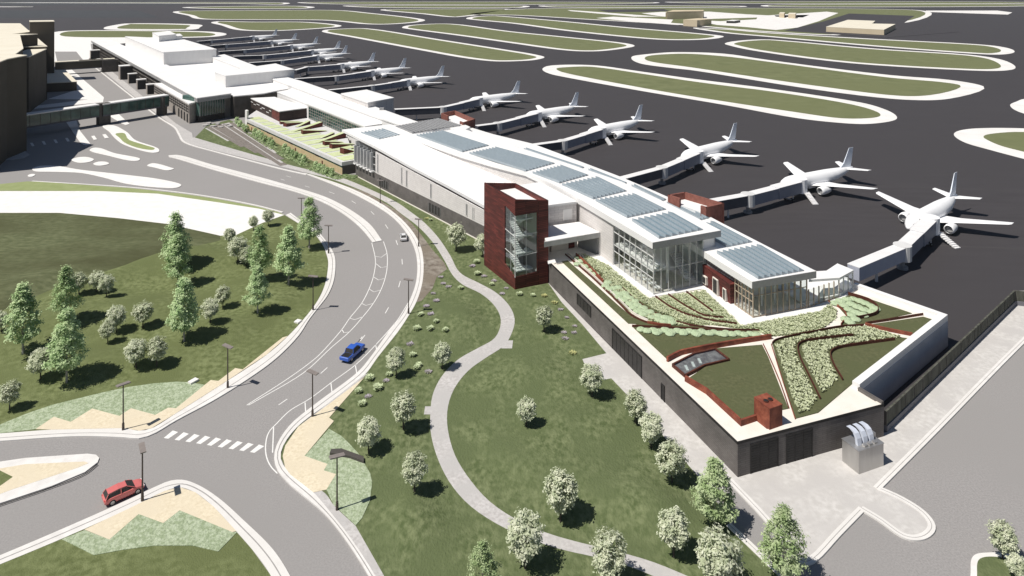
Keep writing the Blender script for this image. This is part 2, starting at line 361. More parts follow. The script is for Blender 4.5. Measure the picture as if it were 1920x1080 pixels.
# far landside pads and roads on the airfield
for q in ([(1118,34),(1150,31.5),(1262,37),(1258,43),(1295,46),(1270,47),(1190,41)], [(1203,25),(1240,22.5),(1330,22),(1400,27),(1440,29),(1550,22),(1572,24.5),(1535,40),(1495,52),(1455,56.5),(1400,51),(1345,47),(1300,38),(1322,35),(1240,31)],
          [(1064,19),(1090,20.5),(1240,31.5),(1190,31.5),(1070,21)], [(1736,20),(1870,20),(1898,23.5),(1890,27.5),(1736,22.5)], [(1452,29),(1518,28),(1505,33),(1455,31.5)]):
    sheet('concrete_pad', q, .2, 'taxi_edge', th=.04)
sheet('asphalt_pad', [(1120,18.5),(1245,17),(1255,21),(1200,22.5),(1140,23)], .19, 'apron', th=.04)
sheet('asphalt_pad', [(1545,40),(1592,25.5),(1715,30),(1695,43),(1800,60),(1660,71),(1470,58)], .20, 'apron', th=.04)
sheet('grass_verge', [(1322,38.5),(1336,35.5),(1420,33),(1418,36.5),(1350,40)], .22, 'fargrass', th=.02)
for k_, (a_, b_) in enumerate((((1000,176),(1990,206)),((1230,243),(1990,262)),((1400,338),(1990,362)),((700,150),(1100,165)),((1560,452),(1990,470)))):
    centreband('apron_joint', [a_, b_], .35, .006, .008+.002*k_, mat('apron_joint', (.068,.063,.064), (.075,.07,.071), .3, .8), k=2)
def mass(name, label, cat, top, z, wallm, roofm, extra=None, z0=0):
    P = [G(x, y, z) for x, y in top]
    t = thing(name, label, cat, (P[0].x, P[0].y, z0))
    Q = [Vector((p.x-P[0].x, p.y-P[0].y)) for p in P]
    MB().prism(Q, 0, z-z0-.35, top=False).build('wall', wallm, t)
    MB().prism(inset(Q, -.12), z-z0-.35, z-z0).build('roof', roofm, t)
    return t
mass('warehouse', 'wide low cream building with a notched corner on the far airfield', 'building', [(1549,50),(1657.5,55.5),(1679,45),(1635,44),(1641,39),(1590,37)], 5.8, 'farbeige', 'beige')
mass('storage_building', 'small sand coloured block with black side, left of the wide cream building', 'building', [(1281,36.5),(1307,38),(1334,35.5),(1310,34)], 8, 'farbeige', 'farbeige')
mass('office_building', 'long sand coloured building, farthest on the right airfield', 'building', [(1250,22),(1318,20.5),(1320,18.6),(1262,18.8)], 11, 'farbeige', 'farbeige')
mass('office_annex', 'lower sand coloured annex in front of the farthest long building', 'building', [(1248,23.5),(1280,23),(1282,21.5),(1250,21.7)], 8, 'farbeige', 'farbeige')
mass('shed', 'tiny pale shed on a far white pad, left one of a pair', 'building', [(1461,24.5),(1470,24.8),(1472,23),(1463,22.8)], 7, 'farbeige', 'beige')
mass('shed', 'tiny pale shed on a far white pad, right one of a pair', 'building', [(1478,25.6),(1491,26),(1493,24),(1480,23.8)], 7, 'farbeige', 'beige')
mass('shed', 'small dark sided hut beside the far block with the black side', 'building', [(1362,38.6),(1377,39),(1388,37.3),(1373,37)], 3.5, 'dark', 'whiteroof')
# ================================================================ LANDSIDE
sheet('road', [(-900,1700),(-900,64),(60,58),(100,60),(170,76),(360,205),(480,215),(668,300),(1030,500),(1384,880),(1668,806),(1905,545),(2600,545),(2600,1700)], .02, 'asphalt', th=.015)
# ---- lawns as height fields
MOUNDS = []
def mound(px, py, h, rx, ry=None, rot=0):
    c = G(px, py); MOUNDS.append((c.x, c.y, h, rx, ry or rx, rot))
for a in ((120,545,2.3,13,8,.3),(300,495,2.2,16,8,.25),(420,500,1.6,12,7,-.2),(60,620,1.5,12,7,.2),(250,590,1.6,13,6,.2),(400,620,1.4,8,5,0),(150,690,1.2,10,5,.2),(480,560,1.2,9,5,-.3),(330,690,.9,9,4,.1),
          (830,740,1.0,5.5,4,0),(880,600,1.1,8,5,.5),(990,700,.7,9,6,0),(1080,800,.8,8,6,0),(1150,930,.9,7,5,0),(900,860,.5,4,4,0),(740,830,.8,5,4,0),(770,960,.9,6,4,0),(1000,870,.7,6,5,0),(730,1010,.6,4,4,0),(1240,960,.7,5,4,0),
          (240,1065,1.2,9,4,.1)):
    mound(*a)
BOUND = []; FLAT = []
def hz(x, y):
    h = 0
    for (cx, cy, a, rx, ry, ro) in MOUNDS:
        dx = x-cx; dy = y-cy
        if abs(dx) > 40 or abs(dy) > 40: continue
        c, s = math.cos(ro), math.sin(ro); u = (dx*c+dy*s)/rx; v = (-dx*s+dy*c)/ry; q = u*u+v*v
        if q < 6: h += a*math.exp(-q*1.1)
    if h > .01:
        d = min(segdist((x,y), b) for b in BOUND)
        for b in FLAT:
            if d < 1.5: break
            if inside((x,y), b): d = 0
            else: d = min(d, segdist((x,y), b))
        t = min(max(d-1.5, 0)/4.5, 1); h *= t*t*(3-2*t)
    return h+.14
def lawn(name, px, m, step=1.6, smooth=False):
    P = [Vector(p[:2]) for p in GL(px)]
    dense = []
    for i in range(len(P)):
        a = P[i]; b = P[(i+1)%len(P)]; k = max(1, int((b-a).length/3))
        dense += [a.lerp(b, j/k) for j in range(k)]
    P = dense
    x0 = min(p.x for p in P); x1 = max(p.x for p in P); y0 = min(p.y for p in P); y1 = max(p.y for p in P)
    pts = list(P); n = len(P); nx = int((x1-x0)/step); ny = int((y1-y0)/step)
    for j in range(ny):
        for i in range(nx):
            q = Vector((x0+(i+.5+.3*(j%2))*step, y0+(j+.5)*step))
            if inside(q, P) and segdist(q, P) > step*.5: pts.append(q)
    r = geometry.delaunay_2d_cdt(pts, [(i, (i+1)%n) for i in range(n)], [], 1, 1e-4)
    vs = [(v.x, v.y, hz(v.x, v.y)) for v in r[0]]
    fs = []
    for f in r[2]:
        a, b, c = (vs[i] for i in f[:3])
        if inside(((a[0]+b[0]+c[0])/3, (a[1]+b[1]+c[1])/3), P):
            ar = (b[0]-a[0])*(c[1]-a[1])-(c[0]-a[0])*(b[1]-a[1]); fs.append(tuple(f) if ar > 0 else tuple(f[::-1]))
    o = MB().add(vs, fs).build(name, m, smooth=True); o['kind'] = 'structure'; return o
westk_o = [(536,404),(555,417),(592,442),(607,464),(615,489),(614.5,508),(608,539),(594.5,567),(572,597),(540,632),(500,667),(414,724),(327.5,779),(284,805.6),(262,810),(231,805),(96,808),(0,815),(-120,822)]
westk_i = [(545,400),(561,412),(595,435),(615,458),(627,480),(629,500),(625,530.5),(614,555.5),(597,578),(580,600),(559,632),(515.6,675.6),(462.6,714),(400,753),(327.5,792),(289,815),(262,824),(231,822),(144.5,820),(0,829),(-120,838)]
LEFT = [(-160,586),(0,586),(111,538),(204,508),(259,490),(315,475),(413,452),(413,443),(444,441),(492,419),(533,404)]+westk_o[1:]+[(-160,824)]
eastk_o = [(583,328),(655.5,353),(711,380.5),(744,404),(772,433),(789,464),(794,492),(792,530.5),(781,567),(764,597),(747,622.6),(708,672),(684,704.5),(617,757),(559,801),(532,836),(526,858.7),(537,882.7),(588,926),(617,960),(655,1008),(701,1078),(735,1140)]
eastk_i = [(569,325),(639,353),(694,380.5),(736,408),(761,436),(775,461),(782,489),(780.5,528),(771,558),(753,594),(734,616),(697,668),(670,700),(593,758),(544.5,798),(520,834),(514,858.7),(520,883),(544.5,911.6),(583,943),(612,969),(650.5,1017.6),(689,1078),(722,1140)]
RIGHT = [(735,1140)]+eastk_o[::-1][1:]+[(560,320),(480,302),(400,281),(362,262),(388,236),(430,225),(640,329),(668,331),(780,390),(905,454),(908,498),(966,544),(1028,532),(1053,568),(1092,610),(1137,664),(1092,675),(1095,682),(1131,714),(1146,711),(1187,754),(1240,815),(1300,885),(1345,945),(1367,985),(1430,1047),(1480,1098),(1520,1140)]
path_l = [(345,268),(400,282),(480,302),(540,316),(583,327),(619,336),(678,358),(728,383),(750,400),(783,425),(811,455),(833,489),(850,519),(869,536),(900,551),(925,572),(938,595),(937,618),(925,638),(895,655),(860,675),(830,705),(812,740),(807,775),(808,815),(820,860),(842,905),(875,945),(920,978),(980,1008),(1050,1032),(1120,1048),(1180,1065),(1230,1085),(1320,1130)]
path_r = [(363,258),(410,272),(490,295),(550,312),(600,324),(640,334),(694,356),(745,381),(764,394),(794,417),(822,447),(844,480),(864,514),(900,533),(930,550),(955,575),(965,600),(960,625),(945,650),(915,670),(880,695),(855,725),(842,755),(838,785),(842,820),(855,860),(880,900),(915,940),(960,972),(1020,1000),(1080,1018),(1150,1035),(1220,1055),(1280,1079),(1370,1120)]
BOUND.append([p for p in GL(LEFT)]); BOUND.append([p for p in GL(RIGHT)])
FLAT.append([p for p in GL(path_l+path_r[::-1])])
FLAT.append(GL([(-60,822),(-60,790),(0,780),(96,750),(289,708),(400,700),(560,600),(540,632),(284,806),(0,815)]))
FLAT.append(GL([(684,700),(628,760),(655,834.6),(684,873),(700,906.8),(694,940.5),(667,988),(560,890),(530,840)]))
FLAT.append(GL([(100,1020),(154,990),(241,957),(337,910),(366,926),(443,990),(450,1000),(409,1045),(361,1035),(289,1036),(176,1054)]))
BL = [(-120,1100),(-60,1075),(0,1061),(115.6,1013),(241,957),(308,923.7),(337,916.5),(366,926),(400,952.6),(443,999),(472,1032),(506,1079),(530,1130)]
BOUND.append(GL(BL+[(-120,1130)]))
lawn('grass_lawn', LEFT, 'hillgrass')
lawn('grass_lawn', RIGHT, 'grass')
lawn('grass_lawn', BL+[(530,1180),(-120,1180)], 'hillgrass', 1.2)
lawn('grass_field', [(-260,412),(-100,402),(0,400),(111,400),(222,410),(315,421),(413,443),(413,452),(315,475),(259,490),(204,508),(111,538),(0,586),(-160,586),(-260,586)], 'drygrass', 3)
sheet('pavement', [(-260,366),(-100,360),(0,359),(185,359),(296,364),(407,380),(485,392),(533,404),(492,419),(444,441),(413,443),(315,421),(222,410),(111,400),(0,400),(-100,402),(-260,412)], .13, 'white_conc')
sheet('grass_verge', [(-200,352),(0,346),(51,341),(81,342),(244,353.5),(340,364),(407,374),(480,388),(520,398),(533,404),(485,392),(407,380),(296,364),(185,359),(0,358.5),(-200,360)], .15, 'striproofgrass')
centreband('kerb', [(60,340.5),(244,352),(340,362),(407,372),(480,386),(530,399)], .5, .02, .19, 'kerb')
# kerbs and pavements
band('kerb', westk_o, westk_i, .02, .17, 'kerb', joint=.6)
band('kerb', eastk_o, eastk_i, .02, .17, 'kerb', joint=.5)
band('kerb', [(316,292),(330,291),(400,310),(480,331),(555.5,352.5),(611,370.5),(655.5,393.5),(694,422),(716,452)], [(317,295),(330,298),(400,319),(480,341),(555.5,361),(605.5,380),(647,404),(678,430),(699,455.5)], .02, .17, 'kerb', joint=.65)
band('footway', [(667,989),(626,950),(612,930),(590,913)], [(655,1008),(617,960),(600,940),(585,923)], .1, .165, 'walk')
band('footway', [(735,1110),(718,1079),(667,989)], [(715,1110),(701,1079),(655,1008)], .1, .165, 'walk')
band('footway', [(690,702),(632,752),(600,778),(585,790)], [(684,704),(617,757),(580,786),(566,797)], .1, .175, 'walk')
band('footpath', path_l, path_r, .05, .16, 'walk')
sheet('footpath', [(945,640),(962,640),(960,655),(940,655)], .158, 'walk')
sheet('footpath', [(797,764),(812,764),(812,779),(795,779)], .158, 'walk')
# gutter joints along the kerbs
# teardrop island
isl = [(-80,878),(0,868),(48,861),(120,856),(164,853),(180,855),(186,861),(183,869),(159,887.5),(96,914),(0,946),(-80,975)]
sheet('kerb', isl, .17, 'kerb', smooth=False)
sheet('gravel_bed', [(-80,890),(0,881),(48,873),(159,868),(166,871),(144.5,880),(24,920),(0,929),(-80,958)], .185, 'sand')
sheet('grass_patch', [(-80,880),(0,885),(24,897),(0,914),(-80,930)], .195, 'hillgrass', th=.02)
centreband('gutter', [(-40,964),(0,950),(96,917),(160,891),(183,873)], .12, .15, .18, 'rubber')
# bottom-left kerb
band('kerb', [(-60,1068),(0,1044),(113,996),(217,950),(299,911.6),(318,904),(342,902),(371,911.6),(409.5,936),(457.6,979),(511,1032),(542,1079),(565,1130)], [(-60,1085),(0,1061),(115.6,1013),(241,957),(308,923.7),(337,916.5),(366,926),(400,952.6),(443,999),(472,1032),(506,1079),(528,1130)], .02, .17, 'kerb', joint=.5)
# gravel and sage beds
def bed(name, pts, z, m, kind='structure', label=None, cat=None):
    o = sheet(name, pts, z, m, th=.06, kind=kind)
    if label: tag(o, label, cat)
    return o
bed('gravel_bed', [(154,998),(241,957),(308,923.7),(337,916.5),(366,926),(400,952.6),(443,999),(436,1001),(337,960),(306,984),(260,967),(205,1015),(159,996)], .20, 'sand')
bed('ground_cover', [(116,1014),(159,997),(205,1015),(260,967),(306,984),(337,960),(436,1001),(445,1000),(409.5,1037),(361,1026),(289,1026),(230,1034),(176,1044)], .19, 'sage', 'stuff', 'pale sage ground cover in the bottom left verge, zigzag edged', 'ground cover')
bed('gravel_bed', [(67,807),(101,784),(132.5,793.6),(173,768.6),(224,782.5),(245.7,768),(291,780.6),(315.5,767),(330,768),(395,715),(409.5,716.6),(441,692.5),(455,695),(500,658.7),(530,634.7),(540,632),(500,667),(414,724),(327.5,779),(284,805.6),(262,810),(231,805),(96,808)], .20, 'sand')
bed('ground_cover', [(-60,822),(0,798.4),(50,778),(96,762),(192.7,738),(240,728),(289,721),(330,718),(356.5,719),(385,724),(330,768),(315.5,767),(291,780.6),(245.7,768),(224,782.5),(173,768.6),(132.5,793.6),(101,784),(67,807),(0,815),(-60,820)], .19, 'sage', 'stuff', 'pale sage ground cover beneath the tree covered hill', 'ground cover')
bed('gravel_bed', [(684,709),(617,786),(626,792),(571,857.7),(614,873),(607,885),(630,892),(612,921),(588,926),(545,893),(535,880),(530,858),(535,838),(559,803),(617,760)], .205, 'sand')
bed('ground_cover', [(617,806.6),(640,820),(655,834.6),(672,853),(684,873),(694,890),(697.7,906.8),(694,940.5),(679,974),(667,988),(626,950),(612,921),(630,892),(607,885),(614,873),(571,857.7)], .195, 'sage', 'stuff', 'pale sage ground cover beside the right lawn, round edged', 'ground cover')
sheet('soil_bed', [(583,328),(639,346),(690,363),(744,396),(770,418),(789,440),(811,470),(833,494),(838,506),(819,520),(811,542),(790,566),(781,568),(792,530),(794,492),(789,464),(772,433),(744,404),(711,380),(655,353)], .165, 'dirt')
tag(MB().prism(GL([(621,849),(640,848),(682,863),(682,872),(655,862),(618,856)]), .15, .5).build('stone_slab', 'darkwall'), 'low dark slab lying in the round edged sage bed', 'slab')
tag(MB().prism(GL([(352,721),(366,713),(373,716),(358,724)]), .15, .45).build('stone_slab', 'white_conc'), 'small white slab at the edge of the sage bed below the hill', 'slab')
tag(MB().prism(GL([(551,607),(558,602),(566,604),(559,609)]), .15, .4).build('stone_slab', 'white_conc'), 'small white slab on the hill lawn beside the inner kerb', 'slab')
# road paint
def line(pts, w_=.14, k=1): centreband('road_marking', pts, w_, .024, .026, 'mark', k=k)
for k in range(9):
    dx, dy = k*20.2, k*3.3
    sheet('crosswalk', [(307+dx,821.5+dy),(315.5+dx,823+dy),(334+dx,810.5+dy),(324+dx,807.5+dy)], .03, 'mark', th=.005)
hl = [(697,455.5),(703,480.5),(704,494),(700,519),(692,542),(678,569),(655.5,597),(641,618),(612,651.5),(592.7,671),(544.5,707),(462.6,760)]
hr = [(719,453),(725.5,475),(726,500),(722,522),(714,544),(700,569),(680.5,594),(655,622.6),(621.6,651.5),(568.6,699.7),(496,743),(466,760)]
line(hl, .14, 5); line(hr, .14, 5)
for i in range(1, 8): 
    a = Vector(hl[i]); b = Vector(hr[i]); m_ = (a+b)/2; d = (Vector(hl[i+1])-a); d.normalize()
    line([tuple(a), tuple(m_+d*5), tuple(b)], .14, 1)
for (x,y,dx,dy) in ((541,331,7,2),(530,337,6,2),(576,350,7,2),(622,361.5,8,3),(663,379,6,4),(698.5,399.5,5,5),(725,425,4,6),(744,455,2.5,7),(754,491,0.5,8),(749,533,-2.5,9),(725.5,582,-5,9),(675,637,-7,9),(680,634,-7,9)[:4]+(),(671,642,-8,10),(607.5,695,-10,9),(530.5,754,-13,9)):
    line([(x-dx/1.6,y-dy/1.6),(x+dx/1.6,y+dy/1.6)], .14)
line([(766,567),(747,598),(740,607),(708,643),(667,684),(622,717),(580.6,748),(544.5,769.5),(520,793),(504,811),(498,835),(500,858),(508,875),(520,888)], .14, 5)
for a, b in (((739,606),(743,617)),((704,646),(707,659)),((666,683),(669,701)),((620.6,719),(623,741)),((572,755),(573.5,780)),((513,801),(511,849))): line([a,b], .14)
# left landside concrete islands
def isle(pts, green=None, smooth=True):
    sheet('traffic_island', pts, .17, 'white_conc', smooth=smooth)
    if green: sheet('grass_verge', green, .2, 'striproofgrass', th=.03, smooth=smooth)
isle([(168,282),(175,278),(185,278),(215,288),(262,298),(258,302),(245,302),(200,292),(175,286)])
isle([(134,300),(145,296),(160,295),(176,300),(165,305),(150,306)])
isle([(175,307.5),(185,304),(197,304),(204,308),(192,311),(182,311)])
isle([(276,311),(285,307),(296,308),(320,315),(326,317),(316,320),(290,315)])
isle([(62,316),(75,312),(105,312),(150,319),(220,327),(300,337),(340,348),(330,353),(290,352),(235,345),(195,334),(150,325),(100,323),(66,322)])
isle([(53,329),(60,327),(66,328),(60,332),(54,332)])
isle([(194,236),(208,235),(236,247),(255,264),(290,276),(298,281),(296,286),(286,287),(235,273),(218,262),(205,248)], [(218,251),(230,250),(242,263),(272,273),(290,279),(286,282),(262,279),(235,269),(225,260)])
isle([(122,226),(142,223),(150,246),(170,271),(160,273),(152,270),(135,246)], smooth=False)
for q in ([(171,256),(177,255),(182,262),(176,263)], [(192,253),(198,252),(204,259),(197,260)]): isle(q, smooth=False)
isle([(200,215),(220,212),(243,233),(236,235),(228,232)], smooth=False)
for i in range(4): sheet('road_marking', [(56+22*i,268-3*i),(61+22*i,267.5-3*i),(65+22*i,274-3*i),(60+22*i,274.5-3*i)], .03, 'mark', th=.005)
sheet('pavement', [(-60,300),(20,301),(45,297),(56,291),(42,280),(40,265),(50,245),(30,240),(-60,250)], .15, mat('hotel_forecourt', (.42,.41,.41), (.48,.47,.46), .4, .9))
# forecourt road pieces and white aprons far left
sheet('pavement', [(100,62),(205,64),(300,75),(205,84),(170,82),(172,96),(196,113),(101,116)], .12, 'white_conc')
sheet('road', [(103,97),(143,97),(157,114),(108,118)], .14, 'asphalt', th=.02)
sheet('pavement', [(100,131),(135,131),(195,183),(193,192),(56,205),(56,200),(165,187),(90,186),(146,168)], .12, 'white_conc')
sheet('pavement', [(166,110),(178,108),(330,232),(360,250),(362,262),(347,268),(338,255),(330,240),(250,180)], .12, 'walk')
centreband('kerb', [(172,122),(195,140),(247,181),(300,222),(328,240),(336,253),(347,268),(400,284),(480,305),(530,318),(575,328)], .7, .02, .18, 'kerb', k=4)
# service yard by the podium
yard = [(1028,532),(1053,568),(1092,610),(1137,664),(1092,675),(1095,682),(1131,714),(1146,711),(1187,754),(1240,815),(1300,885),(1345,935),(1367,902),(1438,976),(1500,1052),(1513,1055),(1523,1050),(1615.6,956),(1650,976),(1693,1006),(1715.6,1009.6),(1738,1002),(1745,987),(1730,965),(1690,938),(1645,917),(1760,802),(1878,681),(1950,608),(1910,560),(1663,812),(1384,897)]
sheet('service_yard', yard, .14, 'plaza')
kz = .18
for L_ in ([(1366,900),(1438,976),(1500,1052)], [(1497,1052),(1510,1056),(1525,1050),(1570,1003),(1616,956)], [(1615,955),(1650,976),(1693,1006),(1715.6,1011),(1738,1004),(1747,987),(1730,963),(1690,937),(1646,917)], [(1644,918),(1760,802),(1878,681),(1960,600)], [(1366,986),(1430,1047),(1500,1115)]):
    kz += .004; centreband('kerb', L_, .75, .02, kz, 'kerb', k=4)
    centreband('gutter', L_, .07, .17, kz+.003, mat('joint', (.30,.285,.275), (.36,.345,.335), 2, .9), k=4)
sheet('asphalt_strip', [(1367,902),(1438,976),(1500,1052),(1530,1100),(1500,1110),(1430,1047),(1367,987)], .03, 'asphalt', th=.005)
o = sheet('traffic_island', [(1822,1050),(1830,1042),(1850,1039),(1880,1040),(1960,1060),(1960,1130),(1830,1130),(1820,1070)], .17, 'kerb', smooth=True)
sheet('grass_verge', [(1834,1055),(1842,1049),(1858,1047),(1885,1050),(1950,1070),(1950,1120),(1840,1120),(1832,1075)], .2, 'grass', th=.03, smooth=True)
# ================================================================ PODIUM with roof garden
ZT = 4.3
def V2(x, y): return Vector((x, y))
pod_px = [(1030,490),(1383,828),(1657,757),(1612,730),(1777,598),(1605,537)]
PW = [V2(*G(x, y, 4.4)[:2]) for x, y in pod_px]
t = thing('podium_building', 'long dark brick podium carrying the roof garden, with two garage doors at its front corner', 'building', (PW[1].x, PW[1].y, 0))
PO = t.location.copy()
def loc(p, o=None): o = o or PO; return Vector((p[0]-o.x, p[1]-o.y))
back = [V2(48,150), V2(6,152)]
foot = [PW[0], PW[1], PW[2], PW[3], PW[4], PW[5]]+back
MB().prism([loc(p) for p in foot], 0, 4.1).build('wall', 'dkbrick', t)
# bluish smooth side wall panel and corner
for a, b in ((0,1),(1,2)):
    q = loc(PW[a]); r = loc(PW[b]); MB().wall(r, q, 4.1, 4.42, -.0+.05).build('coping', 'dark', t)
def coping(a, b, wd, z0, z1, m):
    q = loc(PW[a]); r = loc(PW[b]); d = (r-q).normalized(); nn = Vector((-d.y, d.x))
    MB().prism([q, r, r+nn*wd, q+nn*wd], z0, z1).build('coping', m, t)
coping(0,1,.8,4.1,4.44,'coping'); coping(1,2,.7,4.1,4.435,'coping'); coping(2,3,.4,4.1,4.75,'dkbrick'); coping(3,4,1.0,4.1,5.1,'whiteroof'); coping(4,5,.9,4.1,5.11,'whiteroof')
rp = [loc(p) for p in foot]; MB().prism(inset(rp, .35), 4.1, ZT, bottom=False).build('roof_terrace', 'coping', t)
# smooth rendered wall on the apron side
MB().wall(loc(PW[4]), loc(PW[3]), 0, 4.1, .04).build('side_wall', mat('blue_grey_render', (.40,.41,.46), (.46,.47,.52), .4, .8), t)
# openings in left and front walls
def opening(a, b, u0, u1, z0, z1, name, m, par, org, d=.06, frame='dark'):
    q = a.lerp(b, u0); r = a.lerp(b, u1); n = (b-a).normalized(); n = Vector((n.y, -n.x))
    mb = MB(); mb.prism([loc(q+n*d, org), loc(r+n*d, org), loc(r, org), loc(q, org)], z0, z1); o = mb.build(name, m, par)
    f = MB(); w_ = .12
    for (s0, s1, zz0, zz1) in ((q-(r-q).normalized()*w_, q, z0-.0, z1+w_), (r, r+(r-q).normalized()*w_, z0, z1+w_)):
        f.prism([loc(s0+n*(d+.06), org), loc(s1+n*(d+.06), org), loc(s1, org), loc(s0, org)], zz0, zz1)
    f.prism([loc(q+n*(d+.06), org), loc(r+n*(d+.06), org), loc(r, org), loc(q, org)], z1, z1+w_)
    k = max(1, int((r-q).length/1.2))
    for i in range(1, k):
        c = q.lerp(r, i/k); e = (r-q).normalized()*.04
        f.prism([loc(c-e+n*(d+.03), org), loc(c+e+n*(d+.03), org), loc(c+e+n*d, org), loc(c-e+n*d, org)], z0, z1)
    f.build('frame', frame, o); return o
def u_of(a, b, px):      # parameter along ground line a->b where it crosses image column px
    lo, hi = 0., 1.; s = (px-CX)/F
    fa = a.x-s*a.y; fb = b.x-s*b.y
    return fa/(fa-fb)
def win(a, b, p0, p1, z0, z1, *k, **kw): return opening(a, b, u_of(a,b,p0), u_of(a,b,p1), z0, z1, *k, **kw)
A, B, C = PW[0], PW[1], PW[2]
win(A,B,1083,1108,1.6,3.4,'window','door',t,PO); win(A,B,1149,1203,.05,3.3,'garage_door','door',t,PO); win(A,B,1241,1246,.05,2.3,'door','dark',t,PO)
def garage(p0, p1):
    o = win(B,C,p0,p1,.05,3.6,'garage_door','door',t,PO, d=.02)
    s = MB(); u0, u1 = u_of(B,C,p0), u_of(B,C,p1); n = (C-B).normalized(); n = Vector((n.y,-n.x))
    for k in range(1, 12):
        q = B.lerp(C,u0); r = B.lerp(C,u1); s.prism([loc(q+n*.045), loc(r+n*.045), loc(r), loc(q)], .05+k*.3-.02, .05+k*.3+.02)
    s.build('shutter_rib', 'dark', o)
garage(1408,1458); garage(1475,1522)
# ---- roof garden beds (each a planting bed on the roof)
def rb(name, px, z, m, label, cat='planting bed', kind=None, smooth=False):
    P = [V2(*G(x, y, z)[:2]) for x, y in px]
    if smooth: P = crom(P, 5, True)
    o = MB().prism(P, ZT-.02, z, bottom=False).build(name, m); tag(o, label, cat, kind=kind); return o
G1 = [(1073,479),(1095,477),(1140,498),(1215,560),(1320,545),(1392,612),(1540,584),(1556,570),(1569,583),(1567,597),(1545,614),(1499,627),(1446,630),(1421.6,622),(1340,609),(1264,610),(1225,604),(1175,582),(1142,552),(1131,532),(1100,503)]
rb('planting_bed', G1, 4.38, mat('planting_soil', (.33,.38,.22), (.45,.50,.32), 3, .95, bump=.5), 'large pale grass bed wrapped round both glass pavilions')
rb('planting_bed', [(1052,489),(1063,487),(1110,528),(1160,573),(1185,594),(1215,607.5),(1178,606),(1120,552)], 4.40, 'roofgrass', 'narrow dark sedum strip along the left parapet')
rb('planting_bed', [(1085,482),(1100,487),(1135,510),(1150,530),(1185,555),(1220,575),(1262,596),(1264,609),(1225,603),(1176,581),(1143,551),(1132,531),(1104,503)], 4.395, 'roofgrass', 'dark bed under the cluster of round shrubs by the left edging')
rb('planting_bed', [(1187,613),(1300,618),(1421,628),(1400,638),(1330,650),(1274,662),(1250,672)], 4.40, 'roofgrass', 'dark sedum triangle above the pit window, edged by round shrubs')
rb('planting_bed', [(1230,603),(1300,612),(1421,622),(1421,626.5),(1300,617),(1187,609),(1205,606)], 4.41, 'roofgrass', 'thin dark sedum sliver between the grass bed and the shrub row')
rb('planting_bed', [(1369,673),(1342,653),(1429,646),(1440,668),(1478,765),(1425,776),(1388,789),(1327,738),(1286,712),(1322,688)], 4.42, 'roofgrass', 'largest dark sedum lawn, behind the copper chimney box')
rb('planting_bed', [(1448,643),(1467,634),(1580,613),(1622,613),(1692,632.6),(1703,634),(1640,683),(1534,773),(1492,784),(1470,720)], 4.40, 'roofgrass', 'grass bed with two hooked rusty edgings at the front right')
rb('planting_bed', [(1555,564),(1590,555),(1594,548),(1710,587),(1622,606),(1576,611),(1587,592),(1573,576)], 4.40, 'roofgrass', 'dark sedum bed with round shrubs beside the glass vestibule')
rb('planting_bed', [(1628,608.5),(1731,593.5),(1749,599),(1710,627)], 4.40, 'roofgrass', 'small dark sedum triangle at the far right corner')
tag(MB().prism([V2(*G(x,y,4.5)[:2]) for x,y in [(1137,476),(1100,476),(1222,556),(1317,541),(1395,609),(1537,583),(1570,565),(1602,545),(1590,520),(1400,500),(1240,500)]], ZT-.05, 4.48).build('terrace_slab', 'whiteroof'), 'white terrace slab under the two glass pavilions', 'terrace')
EDG = []
def edging(px, h, m, label, wd=.16, k=5, z0=4.3):
    h *= .62; wd *= .6; EDG.append([V2(*G(x,y,4.4)[:2]) for x,y in px])
    o = centreband('copper_edging' if m == 'copper' else 'rusty_edging', [V2(*G(x,y,4.4)[:2]) for x,y in px], wd, z0, 4.4+h, m, kind=None, k=k)
    tag(o, label, 'garden edging'); return o
edging([(1060,478),(1110,520),(1160,568),(1185,592),(1215,606),(1258,612)], .45, 'rust', 'long dark rusty edging curving beside the left sedum strip', .25)
edging([(1066,477),(1114,519),(1164,566),(1190,590),(1215,602)], .50, 'coping', 'thin cream edging curving beside the long dark rusty one', .2)
edging([(1080,480),(1105,503),(1131,531)], 1.0, 'copper', 'tall copper wall by the canopy, left of the round shrubs', .35, 3)
edging([(1214,606),(1235,610),(1258,612)], .6, 'copper', 'short copper wall where the cream path leaves the left strip', .35, 3)
edging([(1229,557),(1260,578),(1290,591),(1330,601),(1382,608)], .5, 'rust', 'leftmost of the curved rusty edgings between the pavilions')
edging([(1253,553),(1290,577),(1320,592),(1357,597)], .5, 'rust', 'middle curved rusty edging between the pavilions')
edging([(1287,548),(1337,585)], .5, 'rust', 'straight rusty edging between the pavilions', k=2)
edging([(1268,603),(1300,611),(1360,618),(1424,620)], .4, 'rust', 'rusty edging under the lower edge of the large grass bed')
edging([(1185,612),(1300,617),(1420,626)], .45, 'rust', 'long rusty edging behind the row of round shrubs', k=3)
edging([(1166,538),(1190,560),(1225,585),(1262,599)], .25, 'rust', 'low rusty edging above the cluster of round shrubs')
edging([(1090,480),(1100,497),(1127,517)], .25, 'rust', 'low rusty edging in the grass under the canopy')
edging([(1446,634),(1400,641),(1330,653),(1290,661),(1274,665),(1251,677)], 1.0, 'copper', 'long copper wall behind the pit window', .5, 2)
edging([(1448,645),(1453,640),(1467,635),(1520,624),(1580,613),(1620,611)], .5, 'rust', 'rusty edging along the cream path right of the crossing')
edging([(1600,630),(1560,634),(1510,641),(1497,649),(1499,668),(1517,706),(1538,749)], .6, 'rust', 'outer hooked rusty edging in the front right bed')
edging([(1678,638),(1620,646),(1573,654),(1558,663),(1562,682),(1580,713.5)], .7, 'rust', 'inner hooked rusty edging in the front right bed')
